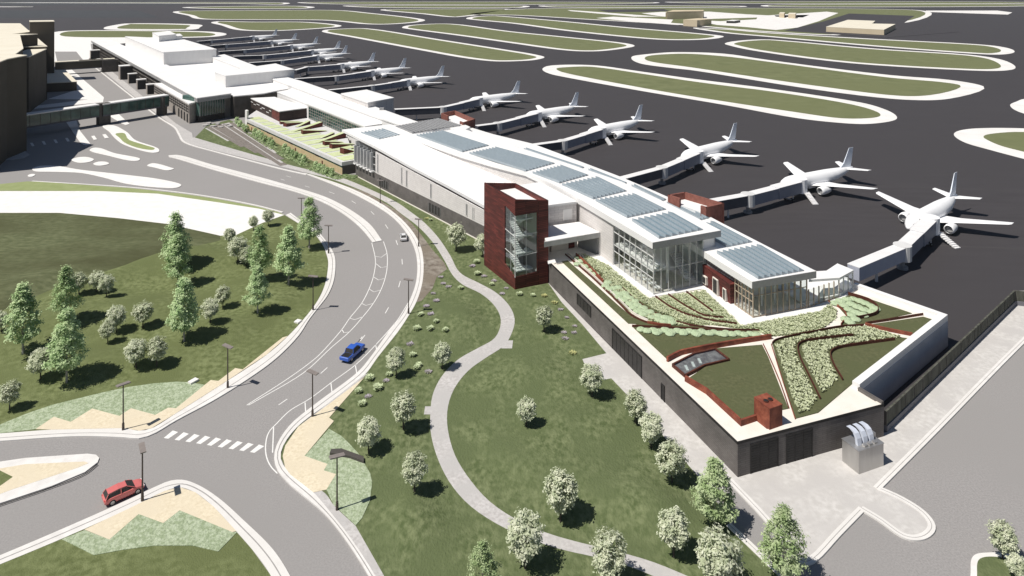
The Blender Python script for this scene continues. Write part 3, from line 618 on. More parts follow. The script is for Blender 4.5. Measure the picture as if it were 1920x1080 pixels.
edging([(1590,553),(1615,560),(1633,567),(1646,579),(1643,590),(1608,599)], .9, 'rust', 'curved rusty wall round the shrubs at the back right')
edging([(1553,566),(1573,576),(1587,592),(1577,610)], .5, 'copper', 'copper edging on the path curve near the vestibule', .2)
edging([(1624,607),(1670,600),(1731,590)], .5, 'rust', 'straight rusty edging pointing at the far right corner', k=2)
edging([(1622,610),(1665,620),(1711,629)], .7, 'copper', 'straight copper wall at the right end of the front bed', .4, 2)
edging([(1431,645),(1442,668),(1462,715),(1479,765)], .2, 'copper', 'copper edging on the left side of the straight cream path', .12, 2)
edging([(1446,645),(1468,715),(1491,785)], .2, 'copper', 'copper edging on the right side of the straight cream path', .12, 2)
edging([(1285,713),(1325,737),(1387,794),(1388,797),(1426,784)], 1.05, 'copper', 'tall copper retaining wall round the front of the sedum lawn', .5, 1)
# pit window
pit = [(1261,685),(1302,664),(1341,655.5),(1367,675),(1321,686),(1284.5,705)]
PP = [V2(*G(x,y,4.5)[:2]) for x,y in pit]
sk = thing('pit_window', 'bent glass roof light with copper rim set in the roof garden', 'roof light', (PP[0].x, PP[0].y, ZT))
q = [Vector((p.x-PP[0].x, p.y-PP[0].y)) for p in PP]
MB().prism(q, .0, .14).build('lining', mat('pit_interior', (.17,.14,.14), (.34,.30,.30), 1.2, .7), sk)
MB().prism(inset(q, .1), .3, .34).build('pane', 'glass', sk)
mb = MB()
for i in range(len(q)):
    a, b = q[i], q[(i+1)%len(q)]; d = (b-a).normalized(); n_ = Vector((-d.y, d.x))*.12; mb.prism([a-n_, b-n_, b+n_, a+n_], 0, .42)
mb.build('rim', 'rust', sk)
for i in (0, 1, 2):
    c = q[0].lerp(q[1], .2+.3*i)+Vector((.9,-.9)); MB().box(c.x, c.x+.35, c.y-1.0, c.y+.3, .14, .25).build('vent_fin', 'whiteroof', sk)
# copper chimney box
c0 = G(1443,808.5,4.3); c1 = G(1425,794,4.3); c2 = G(1475,797,4.3)
ch = thing('copper_chimney', 'weathered copper box with two round vents at the front edge of the roof garden', 'chimney', c0)
u = Vector((c2.x-c0.x, c2.y-c0.y)); v = Vector((c1.x-c0.x, c1.y-c0.y)); u = u.normalized()*2.1; v = Vector((-u.y,u.x)).normalized()*2.6
MB().prism([Vector((0,0)), u, u+v, v], 0, 2.7, top=False).build('body', 'copper', ch)
MB().prism(inset([Vector((0,0)), u, u+v, v], -.04), 2.7, 2.78).build('lid', 'copper', ch)
for s in (.33, .67):
    c = u*s+v*.5; r_ = MB(); r_.tube((c.x,c.y,2.78),(c.x,c.y,2.9), .33, .33, 14); vv = r_.build('vent', 'rust', ch)
    MB().tube((c.x,c.y,2.90),(c.x,c.y,2.91), .26, .26, 14).build('vent_mesh', 'dark', vv)
# ---- apron boundary fence at the right
f0, f1 = G(1664,812), G(1905,574); f2 = G(2100,596)
fe = thing('boundary_fence', 'long dark planted screen fence on a grey plinth, right of the podium', 'fence', f0)
def seg(a, b):
    a = Vector((a.x-f0.x, a.y-f0.y)); b = Vector((b.x-f0.x, b.y-f0.y)); return a, b
for (a, b) in ((f0,f1),(f1,f2)):
    a, b = seg(a, b); MB().wall(a, b, 0, .9, .5).build('plinth', mat('plinth_render', (.17,.17,.19), (.20,.20,.22), .4, .8), fe)
    d = (b-a).normalized(); n_ = Vector((-d.y, d.x)); L_ = (b-a).length; k = int(L_/3.0)
    for i in range(k):
        p = a+d*(L_*i/k)+n_*.12; r = a+d*(L_*(i+1)/k-.12)+n_*.12
        hh = 2.75+random.uniform(-.02,.02)
        MB().prism([p, r, r+n_*.25, p+n_*.25], .9, hh).build('screen_panel', mat('screen_panel', (.055,.058,.045), (.12,.12,.10), 1.4, .9, bump=.6, stretch=(1,1,.25)), fe)
    for i in range(k+1):
        p = a+d*(L_*i/k)+n_*.08-d*.06; MB().prism([p, p+d*.1, p+d*.1+n_*.33, p+n_*.33], .9, 2.8).build('post', 'darkwall', fe)
# ---- silver plant unit with ducts
s0, s1, s2 = G(1610.5,891.7), G(1580.5,866), G(1656.7,875.5)
su = thing('cooling_unit', 'brushed steel plant box with three curved ducts on top, in the service yard', 'plant unit', s0)
u = Vector((s2.x-s0.x, s2.y-s0.y)); v = Vector((s1.x-s0.x, s1.y-s0.y)); U = u.length; Vv = v.length
v = Vector((-u.y,u.x)).normalized()*Vv
def uv(a, b): p = u*a+v*b; return p
hS = 60*(891.7-846.7)/(891.7+42)
MB().prism([uv(0,0),uv(1,0),uv(1,1),uv(0,1)], 0, hS).build('casing', 'steel', su)
MB().prism([uv(-.02,-.02),uv(1.02,-.02),uv(1.02,1.02),uv(-.02,1.02)], hS, hS+.06).build('top_plate', 'steel', su)
for i in range(3):
    c0_ = .16+.25*i; prof = [(.28,.0),(.34,.75),(.46,1.25),(.66,1.45),(.86,1.42)]
    o = MB(); rings = []
    for (b_, z_) in prof:
        rings.append([(*uv(c0_, b_), hS+.06+z_), (*uv(c0_+.16, b_), hS+.06+z_), (*uv(c0_+.16, b_+.14), hS+z_-.1+.1), (*uv(c0_, b_+.14), hS+z_-.1+.1)])
    o.loft(rings).build('duct', mat('polished_duct', (.55,.59,.68), (.62,.66,.75), 1, .25, spec=.8), su)
for i in range(3):
    MB().prism([uv(.30+.2*i,.08),uv(.42+.2*i,.08),uv(.42+.2*i,.26),uv(.30+.2*i,.26)], hS+.06, hS+.28).build('hatch', 'steel', su)
MB().prism([uv(.86,.45),uv(1.0,.45),uv(1.0,.95),uv(.86,.95)], hS+.06, hS+.62).build('side_duct', 'steel', su)
# ================================================================ CONCOURSE
con = thing('concourse_building', 'long curved white concourse with rows of blue roof lights and two glass pavilions', 'building', (0, 150, 0))
CO = con.location.copy()
def cl(p): return (p[0]-CO.x, p[1]-CO.y)
R2 = [((24.4,120.4),(38,126.2),14.0),((20.9,129),(34.9,134.6),13.85),((17.4,138),(31.5,143.6),13.6),((10.6,154),(25,158.5),13.4),((3.2,169.4),(17.1,172.5),12.7),((-5.2,179.5),(10.2,184.5),12.1),((-14,189.5),(1.5,197),11.9),((-23,200),(-7.2,208.5),12.1),((-31.5,211),(-15.4,219),12.3)]
def rib(rows, th, name, m, par, of=0.0):
    mb = MB(); n = len(rows)
    T = lambda p, z: (p[0]-CO.x, p[1]-CO.y, z)
    for i in range(n-1):
        (a, b, z), (c, d, z2) = rows[i], rows[i+1]
        mb.quad(T(a,z),T(b,z),T(d,z2),T(c,z2)); mb.quad(T(a,z-th),T(c,z2-th),T(d,z2-th),T(b,z-th))
        mb.quad(T(a,z-th),T(a,z),T(c,z2),T(c,z2-th)); mb.quad(T(b,z-th),T(d,z2-th),T(d,z2),T(b,z))
    for i in (0, n-1):
        a, b, z = rows[i]; mb.quad(T(a,z-th),T(b,z-th),T(b,z),T(a,z))
    return mb.build(name, m, par)
r2 = rib(R2, 1.15, 'upper_roof', 'whiteroof', con)
# raised white rim along the eaves
R3 = [((38.9,112.4),(51.1,116.5),10.7),((36.5,119),(47.9,124.5),10.7),((34.6,124.7),(45.0,132),10.7),((32.5,131),(41.9,140),10.7),((28,141),(39.5,146.7),10.7),((20.5,158),(33,160),10.7),((13.5,169),(26.5,172.3),10.7),((2,185),(16.5,189),10.7),((-7,197),(6.3,205.4),10.75),((-17,209),(-6,218),10.8),((-24,217),(-13,227),10.8)]
r3 = rib(R3, 1.15, 'lower_roof', 'whiteroof', con)
R1 = [((4.4,144.3),(13,151),7.7),((-6.4,158),(6,169),8.1),((-16.5,171.5),(-3,181),8.9),((-27,184.5),(-12,193),9.8),((-40,202),(-22,206),10.9),((-53.7,219.2),(-24,216),11.9),((-53.8,219.4),(-40,227.4),11.9)]
r1 = rib(R1, .7, 'side_roof', 'whiteroof', con)
# clerestory wall under the upper roof's left edge, on the side roof
def insetline(pts, d):
    out = []
    for i, p in enumerate(pts):
        a = Vector(pts[max(i-1,0)]); b = Vector(pts[min(i+1,len(pts)-1)]); t_ = (b-a).normalized(); out.append(Vector(p)+Vector((t_.y, -t_.x))*d)
    return out
L2 = [r[0] for r in R2]; R2r = [r[1] for r in R2]
Lw = insetline(L2, .7); Rw = insetline(R2r, -.5)
def curtain(pts, zs0, zs1, name, m, par, th=.25):
    mb = MB()
    for i in range(len(pts)-1):
        a = Vector(cl(pts[i])); b = Vector(cl(pts[i+1])); d = (b-a).normalized(); n_ = Vector((-d.y,d.x))*th
        vs = [(a.x,a.y,zs0[i]),(b.x,b.y,zs0[i+1]),(b.x,b.y,zs1[i+1]),(a.x,a.y,zs1[i])]
        v2 = [(p[0]+n_.x,p[1]+n_.y,p[2]) for p in vs]
        mb.add(vs+v2, [(0,1,2,3),(7,6,5,4),(0,4,5,1),(3,2,6,7),(0,3,7,4),(1,5,6,2)])
    return mb.build(name, m, par)
zt = [r[2]-1.15 for r in R2]
curtain(Lw[2:], [0]*7, zt[2:], 'clerestory_wall', 'panelwall', con)
# solid wall beside the glazed bays, then glass bays
g0 = Lw[0]; g2 = Lw[2]
gs = g0.lerp(g2, .76)
curtain([gs, g2], [4.3,4.3], [12.7, 12.4], 'solid_wall', 'panelwall', con)
pv = 'glazed_wall'
P1F = [Vector((24.4,120.4)), Vector((38,126.2))]; dF = (P1F[1]-P1F[0]).normalized(); nF = Vector((-dF.y, dF.x))
fl = P1F[0]+dF*.8+nF*.8; fr = P1F[1]-dF*3.2+nF*.8
def glazing(a, b, z0, z1a, z1b, bays, rows, par, frame='fascia', gl='glass', mw=.09):
    a = Vector(a[:2]); b = Vector(b[:2])
    d = (b-a).normalized(); n_ = Vector((-d.y,d.x)); mb = MB()
    aa = Vector(cl(a)); bb = Vector(cl(b))
    mb.add([(aa.x,aa.y,z0),(bb.x,bb.y,z0),(bb.x,bb.y,z1b),(aa.x,aa.y,z1a)], [(0,1,2,3)])
    g_ = mb.build('glass_wall', gl, par); f = MB()
    for i in range(bays+1):
        c = aa.lerp(bb, i/bays); z1 = z1a+(z1b-z1a)*i/bays
        f.prism([c-d*mw/2-n_*.09, c+d*mw/2-n_*.09, c+d*mw/2+n_*.12, c-d*mw/2+n_*.12], z0, z1)
    for zr in rows:
        f.prism([aa-n_*.07, bb-n_*.07, bb+n_*.07, aa+n_*.07], zr-.05, zr+.05)
    f.build('mullions', frame, g_); return g_
glazing(fl, gs, 4.5, 12.85, 12.7, 7, (4.55, 7.2, 8.4, 10.9), con, mw=.11)
glazing(fl, fr, 4.5, 12.85, 12.85, 7, (4.55, 8.6), con, mw=.06)
rr = fr+Vector((-6,14)); rr2 = P1F[1]+Vector((-7.0,14.6))
glazing(fr, fr+nF*13, 4.5, 12.85, 12.8, 6, (4.55,), con)
curtain([P1F[1]-dF*3.1+nF*1.2, P1F[1]-dF*.3+nF*1.2, P1F[1]-dF*.3+nF*8], [10.7]*3, [12.85]*3, 'soffit_wall', 'whitewall', con)
# interior of the first pavilion: floor, mezzanine, stair, columns, back wall, tables
MB().prism([Vector(cl(p)) for p in (fl+nF*.2+dF*.2, fr+nF*.2-dF*.2, fr+nF*14, gs+dF*.3+nF*4)], 4.48, 4.52, bottom=False).build('floor', 'floor', con)
mz = MB().prism([Vector(cl(p)) for p in (fl.lerp(gs,.05)+dF*.35, fl.lerp(gs,.05)+dF*3.2, gs+dF*3.2, gs+dF*.35)], 8.3, 8.6).build('mezzanine', 'whitewall', con)
MB().prism([Vector(cl(p)) for p in (fl+nF*8+dF*3.2, fr+nF*7-dF*.5, fr+nF*7.3-dF*.5, fl+nF*8.3+dF*3.2)], 4.5, 12.7).build('partition', 'whitewall', con)
st_ = MB()
for i in range(14):
    a = fl+nF*(2+.42*i)+dF*(8.5); st_.prism([Vector(cl(a)), Vector(cl(a+dF*2)), Vector(cl(a+dF*2+nF*.5)), Vector(cl(a+nF*.5))], 4.5+.28*i, 4.78+.28*i)
st_.build('stair', 'whitewall', con)
for i in range(7):
    a = fl.lerp(gs, (i+.5)/8)+dF*1.4
    for zf in (4.5, 8.6):
        tb = MB(); p = Vector(cl(a)); tb.box(p.x-.7, p.x+.7, p.y-.45, p.y+.45, zf+.68, zf+.78); tb.tube((p.x,p.y,zf),(p.x,p.y,zf+.7), .12); tb.build('table', 'whiteroof', con)
for i in range(3):
    for j in (0,1):
        p = Vector(cl(fl+nF*(3+4*i)+dF*(5+5*j))); MB().tube((p.x,p.y,4.5),(p.x,p.y,12.8), .22).build('column', 'whitewall', con)
# second pavilion
P2 = [Vector((38.9,112.4)), Vector((51.1,116.5))]; d2 = (P2[1]-P2[0]).normalized(); n2 = Vector((-d2.y, d2.x))
a2 = P2[0]+d2*.7+n2*.6; b2 = P2[1]-d2*1.4+n2*.6
lft = Vector((34.6,124.7))-P2[0]; lft.normalize()
c2_ = a2+lft*11.5
glazing(a2, a2+lft*4.6, 4.5, 9.55, 9.55, 5, (4.6, 7.0, 8.2), con, 'wood', mw=.13)
glazing(a2, b2, 4.5, 9.55, 9.55, 9, (4.6, 8.0), con, 'wood', mw=.13)
glazing(b2, b2+n2*9, 4.5, 9.55, 9.55, 6, (4.6,), con, 'wood')
MB().prism([Vector(cl(p)) for p in (a2+n2*.2+d2*.2, b2+n2*.2-d2*.2, b2+n2*12, a2+n2*12)], 4.48, 4.52, bottom=False).build('floor', 'floor', con)
MB().prism([Vector(cl(p)) for p in (a2+n2*6+d2*1, b2+n2*6-d2*1, b2+n2*6.3-d2*1, a2+n2*6.3+d2*1)], 4.5, 9.5).build('partition', 'whitewall', con)
for i in range(4):
    p = Vector(cl(a2+n2*3+d2*(1.5+2.6*i))); MB().tube((p.x,p.y,4.5),(p.x,p.y,9.5), .16).build('column', 'whitewall', con)
# louvre screen above the red wall
s_a = a2+lft*4.7+d2*.3; s_b = a2+lft*13
curtain([s_b, s_a], [7.6]*2, [9.5]*2, 'louvre_screen', 'louvre', con)
# tilted red clad wall
ra = a2+lft*5.2-d2*.5; rb_ = a2+lft*13.2-d2*.5
def T3(p, z): q = cl(p); return (q[0], q[1], z)
mb = MB(); pts = [T3(ra,4.4),T3(rb_,4.4),T3(rb_-d2*.1,8.1),T3(ra-d2*.5-lft*.5,8.1)]; off = d2*1.6
pts2 = [T3(ra+off,4.4),T3(rb_+off,4.4),T3(rb_+off,8.1),T3(ra+off-lft*.5,8.1)]
rw = mb.add(pts+pts2, [(0,1,2,3),(7,6,5,4),(3,2,6,7),(0,3,7,4),(1,5,6,2)]).build('red_wall', 'redbrick', con)
for (u0, u1, z0, z1) in ((.10,.22,4.6,6.6),(.38,.58,4.6,7.3),(.80,.97,5.0,6.4)):
    q = [ra.lerp(rb_,u0)-d2*.45, ra.lerp(rb_,u1)-d2*.35, ra.lerp(rb_,u1), ra.lerp(rb_,u0)]
    MB().prism([Vector(cl(p)) for p in q], z0, z1).build('window', 'coping', rw)
    q = [ra.lerp(rb_,u0+.025)-d2*.49, ra.lerp(rb_,u1-.025)-d2*.39, ra.lerp(rb_,u1-.025)-d2*.3, ra.lerp(rb_,u0+.025)-d2*.3]
    MB().prism([Vector(cl(p)) for p in q], z0+.15, z1-.15).build('window_pane', 'door', rw)
# glass vestibule leading to the nearest jet bridge
vb = [G(1517,524,7.9),G(1573,520,7.9),G(1599,506,7.9),G(1571,494.5,7.9),G(1551,508,7.9),G(1531,509,7.9)]
vb = [V2(p.x,p.y) for p in vb]
MB().prism([Vector(cl(p)) for p in inset(vb,-.15)], 7.5, 7.9).build('vestibule_roof', 'whiteroof', con)
glazing(b2+d2*.4, vb[1], 4.4, 7.5, 7.5, 6, (4.6,), con, 'wood'); glazing(vb[1], vb[2], 4.4, 7.5, 7.5, 3, (4.6,), con, 'fascia')
MB().wall(Vector(cl(b2+n2*1)), Vector(cl(vb[1])), 4.3, 4.9, .3).build('sill_wall', 'fascia', con)
# body walls east side and under roofs
RR = [r[1] for r in R3]; Rw3 = insetline(RR, -.6)
curtain(Rw3[2:], [0]*9, [9.55]*9, 'apron_wall', 'whitewall', con, .3)
MB().prism([Vector(cl(p)) for p in [b2+n2*7, b2+n2*9.2, Vector((44,133)), Vector((30,139)), Vector((12,160)),(-2,178),(-20,206),(-24,204),(-10,184),(8,160),(20,142),(33,131)]], 0, 9.4, top=False).build('core_wall', 'whitewall', con)
curtain([Lw[2]+Vector((0,0)), Lw[2]+Vector((9,4))], [4.3,4.3], [12.3,12.3], 'cross_wall', 'whitewall', con)
# west facade: dark brick base and pale upper panels under the side roof
Fa = Vector((-47.2,209.4)); Fm = Vector((-8,158.5)); Fb = Fm+(Fm-Fa).normalized()*14
u_ = (Fb-Fa).normalized()
tt = lambda p: min(max((p.y-158)/61., 0), 1)
ztop = lambda p: 7.35+ 3.85*min(max((p.y-158)/58, -.1), 1)
MB().wall(Vector(cl(Fb)), Vector(cl(Fa)), 0, 4.0, -.6).build('brick_base', 'dkbrick', con)
nf = Vector((u_.y, -u_.x))  # outwards? (towards road)
if nf.x > 0: nf = -nf
ins = -nf*.25
Fg = Fa.lerp(Fb, .17)
up = curtain([Fb+ins, Fg+ins], [4.0,4.0], [ztop(Fb), ztop(Fg)], 'upper_panels', 'panelwall', con, .3)
glazing(Fa, Fg, 4.0, ztop(Fa), ztop(Fg), 5, (4.2,6.2,8.4), con)
MB().wall(Vector(cl(Fb-nf*.05)), Vector(cl(Fa-nf*.05)), -.0, .35, .2*1).build('plinth', 'coping', con)
for uu in (.185,.365,.40,.56,.765,.80,.885,.93):
    p = Fa.lerp(Fb, uu); q = p+u_*.55; zz = ztop(p)
    o = MB().prism([Vector(cl(k)) for k in (p+nf*.05, q+nf*.05, q-nf*.3, p-nf*.3)], 4.6, zz-.5).build('slot_window', 'door', con)
    f = MB()
    for k in (p, q): f.prism([Vector(cl(j)) for j in (k-u_*.09+nf*.18, k+u_*.09+nf*.18, k+u_*.09, k-u_*.09)], 4.4, zz-.3)
    f.build('frame', 'fascia', o)
for i in range(6):
    p = Fa.lerp(Fg, (i+.3)/6.2); o = MB().prism([Vector(cl(k)) for k in (p+nf*.9, p+u_*.25+nf*.9, p+u_*.25, p)], 4.4, 9.6).build('sun_fin', 'fascia', con)
    MB().prism([Vector(cl(k)) for k in (p+nf*1.0-u_*.3, p+u_*1.0+nf*1.0, p+u_*1.0, p-u_*.3)], 4.0, 4.35).build('fin_shelf', 'whiteroof', con)
for (q0, q1) in (((711,365),(728,362)),((804,400),(826,405))):
    a = u_of(Fa, Fb, q0[0]); b = u_of(Fa, Fb, q1[0]); p = Fa.lerp(Fb,a); q = Fa.lerp(Fb,b)
    o = MB().prism([Vector(cl(k)) for k in (p+nf*.06, q+nf*.06, q, p)], 1.0, 3.1).build('window', 'door', con)
    f = MB(); 
    for k in range(5):
        c = p.lerp(q, k/4); f.prism([Vector(cl(j)) for j in (c+nf*.12-u_*.05, c+nf*.12+u_*.05, c+u_*.05, c-u_*.05)], 1.0, 3.1)
    f.build('frame', 'grey', o)
# end wall by the planted wing
E0 = Fa; E1 = Vector((-33,221)); curtain([E0+ins*0, E1], [0,0], [ztop(Fa), ztop(Fa)], 'end_wall', 'panelwall', con, -.3)
# block behind the stair tower
bk = [Vector((3.5,142.3)), Vector((13.6,146.2)), Vector((6.5,160)), Vector((-4.5,155))]
MB().prism([Vector(cl(p)) for p in bk], 0, 12.4, top=False).build('rear_block', 'panelwall', con)
MB().prism([Vector(cl(p)) for p in inset(bk,-.15)], 12.4, 12.8).build('rear_block_roof', 'whiteroof', con)
dp = bk[0].lerp(bk[1], .72); dq = bk[0].lerp(bk[1], .90); dn = Vector(((bk[1]-bk[0]).y, -(bk[1]-bk[0]).x)).normalized()
MB().prism([Vector(cl(p)) for p in (dp+dn*.07, dq+dn*.07, dq, dp)], 9.2, 11.4).build('door', 'whitewall', con)
# canopy
cp = [(7.4,140.7),(13.8,144),(17.6,138.7),(6.6,133.9)]
MB().prism([Vector(cl(p)) for p in [(5.8,141.8),(14,144.8),(17.6,138.9),(6.6,134.0)]], 8.2, 9.0).build('canopy', 'whiteroof', con)
MB().prism([Vector(cl(p)) for p in [(6.2,133.4),(17.9,138.6),(17.7,138.8),(6.2,133.7)]], 8.1, 9.1).build('canopy_fascia', mat('canopy_metal', (.40,.40,.40), (.46,.46,.46), 1, .5), con)
MB().prism([Vector(cl(p)) for p in [(8,140.2),(13.5,143.2),(13.2,143.7),(7.7,140.8)]], 4.3, 8.2).build('canopy_back_wall', 'floor', con)
MB().prism([Vector(cl(p)) for p in [(13.6,143.2),(17.0,139.4),(17.2,139.6),(14,143.6)]], 4.3, 8.2).build('canopy_side_wall', 'grey', con)
MB().prism([Vector(cl(p)) for p in [(11.6,142.1),(12.9,142.8),(12.85,142.9),(11.55,142.2)]], 4.4, 6.8).build('entrance_door', 'redbrick', con)
MB().prism([Vector(cl(p)) for p in [(7,134.6),(17,139),(13.5,143),(7,140)]], 4.3, 4.45).build('canopy_floor', 'whitewall', con)
gf = mat('front_shade_grey', (.33,.325,.32), (.38,.375,.37), 3, .6)
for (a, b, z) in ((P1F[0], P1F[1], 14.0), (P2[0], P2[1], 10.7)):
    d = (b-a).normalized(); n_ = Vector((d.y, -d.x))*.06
    MB().prism([Vector(cl(k)) for k in (a+n_*.05, a+n_, b+n_, b+n_*.05)], z-1.16, z-.02).build('front_shade_strip', gf, con)  # added grey strip: shade of the roof's front edge put into its colour
# ---- roof lights
dg = bpy.context.evaluated_depsgraph_get()
def bvh(o):
    me = o.data; vs = [Vector(v.co)+(CO if o.parent == con else Vector()) for v in me.vertices]
    return BVHTree.FromPolygons(vs, [tuple(p.vertices) for p in me.polygons])
BV = {'2': bvh(r2), '3': bvh(r3), '1': bvh(r1)}
def onto(px, py, k):
    d = Vector(((px-CX)/F, 1, -(py-YH)/F)); h = BV[k].ray_cast(Vector((0,0,H)), d.normalized(), 1000)
    return h[0] if h[0] else None
def rooflight(quad, k, n, h=.55):
    P = [onto(x, y, k) for x, y in quad]
    if None in P: print('MISS', quad, P); return
    FL_, FR_, NR_, NL_ = P; zl = .03
    mb = MB(); en = MB()
    for i in range(n):
        a0 = i/n; a1 = (i+.9)/n
        def e(p, q, t, z): r = p.lerp(q, t)-CO; return (r.x, r.y, r.z+z)
        A0 = e(NL_,NR_,a0,zl); A1 = e(NL_,NR_,a1,zl); A2 = e(NL_,NR_,a1,zl+.1); B0 = e(FL_,FR_,a0,zl); B1 = e(FL_,FR_,a1,zl); B2 = e(FL_,FR_,a1,zl+.1)
        A00 = e(NL_,NR_,a0+.0/n,zl+h); B00 = e(FL_,FR_,a0+.0/n,zl+h)
        mb.add([A00,A2,B2,B00], [(0,1,2,3)])
        en.add([A0,A1,A2,A00,B0,B1,B2,B00], [(0,1,2,3),(7,6,5,4),(1,5,6,2),(0,3,7,4)])
    o = mb.build('roof_light', 'skyl', con); en.build('roof_light_frame', mat('roof_light_frame_paint', (.33,.38,.42), (.37,.42,.46), 1, .5), o)
rooflight([(1185,415),(1263,399.4),(1319.6,431),(1236,448)], '2', 7)
rooflight([(1116.5,377),(1193.7,365),(1250,393),(1176,409)], '2', 9)
rooflight([(1053.6,347.5),(1124,333),(1176,358.5),(1112,374)], '2', 9)
rooflight([(998.5,325.4),(1056.7,311),(1104,328.6),(1049,344)], '2', 9)
rooflight([(880,288.5),(934,277),(1041,306.6),(986,322)], '2', 9)
rooflight([(781,254.5),(833,246),(917.7,273),(867,285.5)], '2', 9)
rooflight([(677,250),(722,242.5),(752,253.5),(711,262)], '1', 7)
rooflight([(884,253.5),(894,250.5),(975,277.5),(966,281)], '3', 2)
rooflight([(982,281),(990,279),(1096,314.4),(1088,317)], '3', 2)
rooflight([(1103,320),(1110,317.5),(1176,343),(1168,347)], '3', 2)
rooflight([(1184,350),(1193,347),(1250,374),(1240,379)], '3', 2)
rooflight([(1250,383),(1266,377.5),(1330.6,409),(1312,414)], '3', 3)
rooflight([(1299,431),(1340,416),(1412,454),(1363,464)], '3', 5)
rooflight([(1344,475.5),(1429,461),(1509,508),(1422,524)], '3', 8)
# louvred plant deck on the roof and white block beside it
q = [onto(742,240,'1') or G(742,240,11.9), G(823,223,12.2), G(866,236,12.2), G(773,251,12.2)]
q = [V2(p.x,p.y) for p in q]
MB().prism([Vector(cl(p)) for p in q], 11.0, 12.35, top=False).build('plant_deck', 'whitewall', con)
mb = MB()
for i in range(14):
    for j in (0,):
        a = q[0].lerp(q[1], i/14); b = q[3].lerp(q[2], i/14); c = q[3].lerp(q[2], (i+.55)/14); d = q[0].lerp(q[1], (i+.55)/14)
        mb.prism([Vector(cl(p)) for p in (a,b,c,d)], 12.35, 12.6)
for i in range(12):
    a = q[0].lerp(q[3], i/12); b = q[1].lerp(q[2], i/12); c = q[1].lerp(q[2], (i+.35)/12); d = q[0].lerp(q[3], (i+.35)/12)
    mb.prism([Vector(cl(p)) for p in (a,b,c,d)], 12.2, 12.5)
mb.build('louvre_grille', 'grey', con)
# white link behind deck
q = [G(842,240,12), G(881,232,12.6), G(881,249,10.8), G(862,250,10.8)]
MB().prism([Vector(cl((p.x,p.y))) for p in [G(838,238,12.2), G(868,232,12.2), G(882,238,12.2), G(866,246,12.2)]], 10.7, 12.2).build('roof_block', 'whitewall', con)
# ================================================================ RED STAIR TOWER
def box_thing(P, org): return [Vector((p[0]-org[0], p[1]-org[1])) for p in P]
TW = [V2(-5.8,144.4), V2(.6,133.0), V2(7.15,136.1), V2(.75,147.5)]   # back-left, front, right, back
tw = thing('stair_tower', 'tall dark red clad stair tower with a tall corner window, beside the curved footpath', 'tower', (*TW[1], 0))
TO = TW[1]; q = box_thing(TW, TO); hT = [17.3, 17.4, 16.3, 16.3]
def faceprism(a, b, za, zb, zta, ztb, th, name, m, par):
    a = Vector(a); b = Vector(b); d = (b-a).normalized(); n = Vector((-d.y,d.x))*th
    mb = MB(); mb.add([(a.x,a.y,za),(b.x,b.y,zb),(b.x,b.y,ztb),(a.x,a.y,zta),(a.x+n.x,a.y+n.y,za),(b.x+n.x,b.y+n.y,zb),(b.x+n.x,b.y+n.y,ztb),(a.x+n.x,a.y+n.y,zta)],
        [(0,1,2,3),(7,6,5,4),(0,4,5,1),(3,2,6,7),(0,3,7,4),(1,5,6,2)])
    return mb.build(name, m, par)
bl, fr_, rt, bk_ = q
def addfp(mb, a, b, za, zb, zta, ztb, th):
    a = Vector(a); b = Vector(b); d = (b-a).normalized(); n = Vector((-d.y,d.x))*th
    mb.add([(a.x,a.y,za),(b.x,b.y,zb),(b.x,b.y,ztb),(a.x,a.y,zta),(a.x+n.x,a.y+n.y,za),(b.x+n.x,b.y+n.y,zb),(b.x+n.x,b.y+n.y,ztb),(a.x+n.x,a.y+n.y,zta)],
        [(0,1,2,3),(7,6,5,4),(0,4,5,1),(3,2,6,7),(0,3,7,4),(1,5,6,2)])
wl = bl.lerp(fr_, .68); wlt = bl.lerp(fr_, .71); wr = fr_.lerp(rt, .66)
shell = MB(); ztw0, ztw1 = 2.5, 14.3
addfp(shell, bl, wl, 0, 0, 17.3, 17.37, .35); addfp(shell, wl, fr_, 0, 0, 3.6, 2.4, .35); addfp(shell, wl, fr_, 15.2, 14.25, 17.36, 17.4, .35)
addfp(shell, fr_, wr, 0, 0, 2.4, 2.7, .35); addfp(shell, fr_, wr, 14.25, 14.3, 17.4, 16.65, .35); addfp(shell, wr, rt, 0, 0, 16.66, 16.3, .35)
addfp(shell, rt, bk_, 0, 0, 16.3, 16.3, .35); addfp(shell, bk_, bl, 0, 0, 16.3, 17.3, .35)
shell.build('cladding', 'redbrick', tw)
MB().prism(inset(q, .37), 15.2, 15.35).build('roof', 'whiteroof', tw)
g_ = faceprism(wl+Vector((.08,.1)), fr_+Vector((.02,.15)), 3.6, 2.4, 15.3, 14.3, .02, 'corner_window', 'glass', tw)
faceprism(fr_+Vector((.02,.15)), wr+Vector((0,.12)), 2.4, 2.7, 14.3, 14.35, .02, 'corner_window', 'glass', tw)
f = MB(); e_ = fr_+Vector((.0,.12)); f.tube((*e_,2.4),(*e_,14.3), .09, n=6)
for k in range(1, 3):
    for zz in (2.5+3.9*k,): 
        f.tube((*e_,zz-.1),(*(wl+Vector((.1,.1))),zz+.2), .06, n=6); f.tube((*e_,zz-.1),(*(wr+Vector((0,.1))),zz+.1), .06, n=6)
c = fr_.lerp(wr,.5)+Vector((0,.12)); f.tube((*c,2.5),(*c,14.3), .05, n=6)
c = fr_.lerp(wl,.45)+Vector((.1,.12)); f.tube((*c,2.9),(*c,14.7), .05, n=6)
f.build('mullions', 'fascia', tw)
inn = (bk_-rt).normalized()
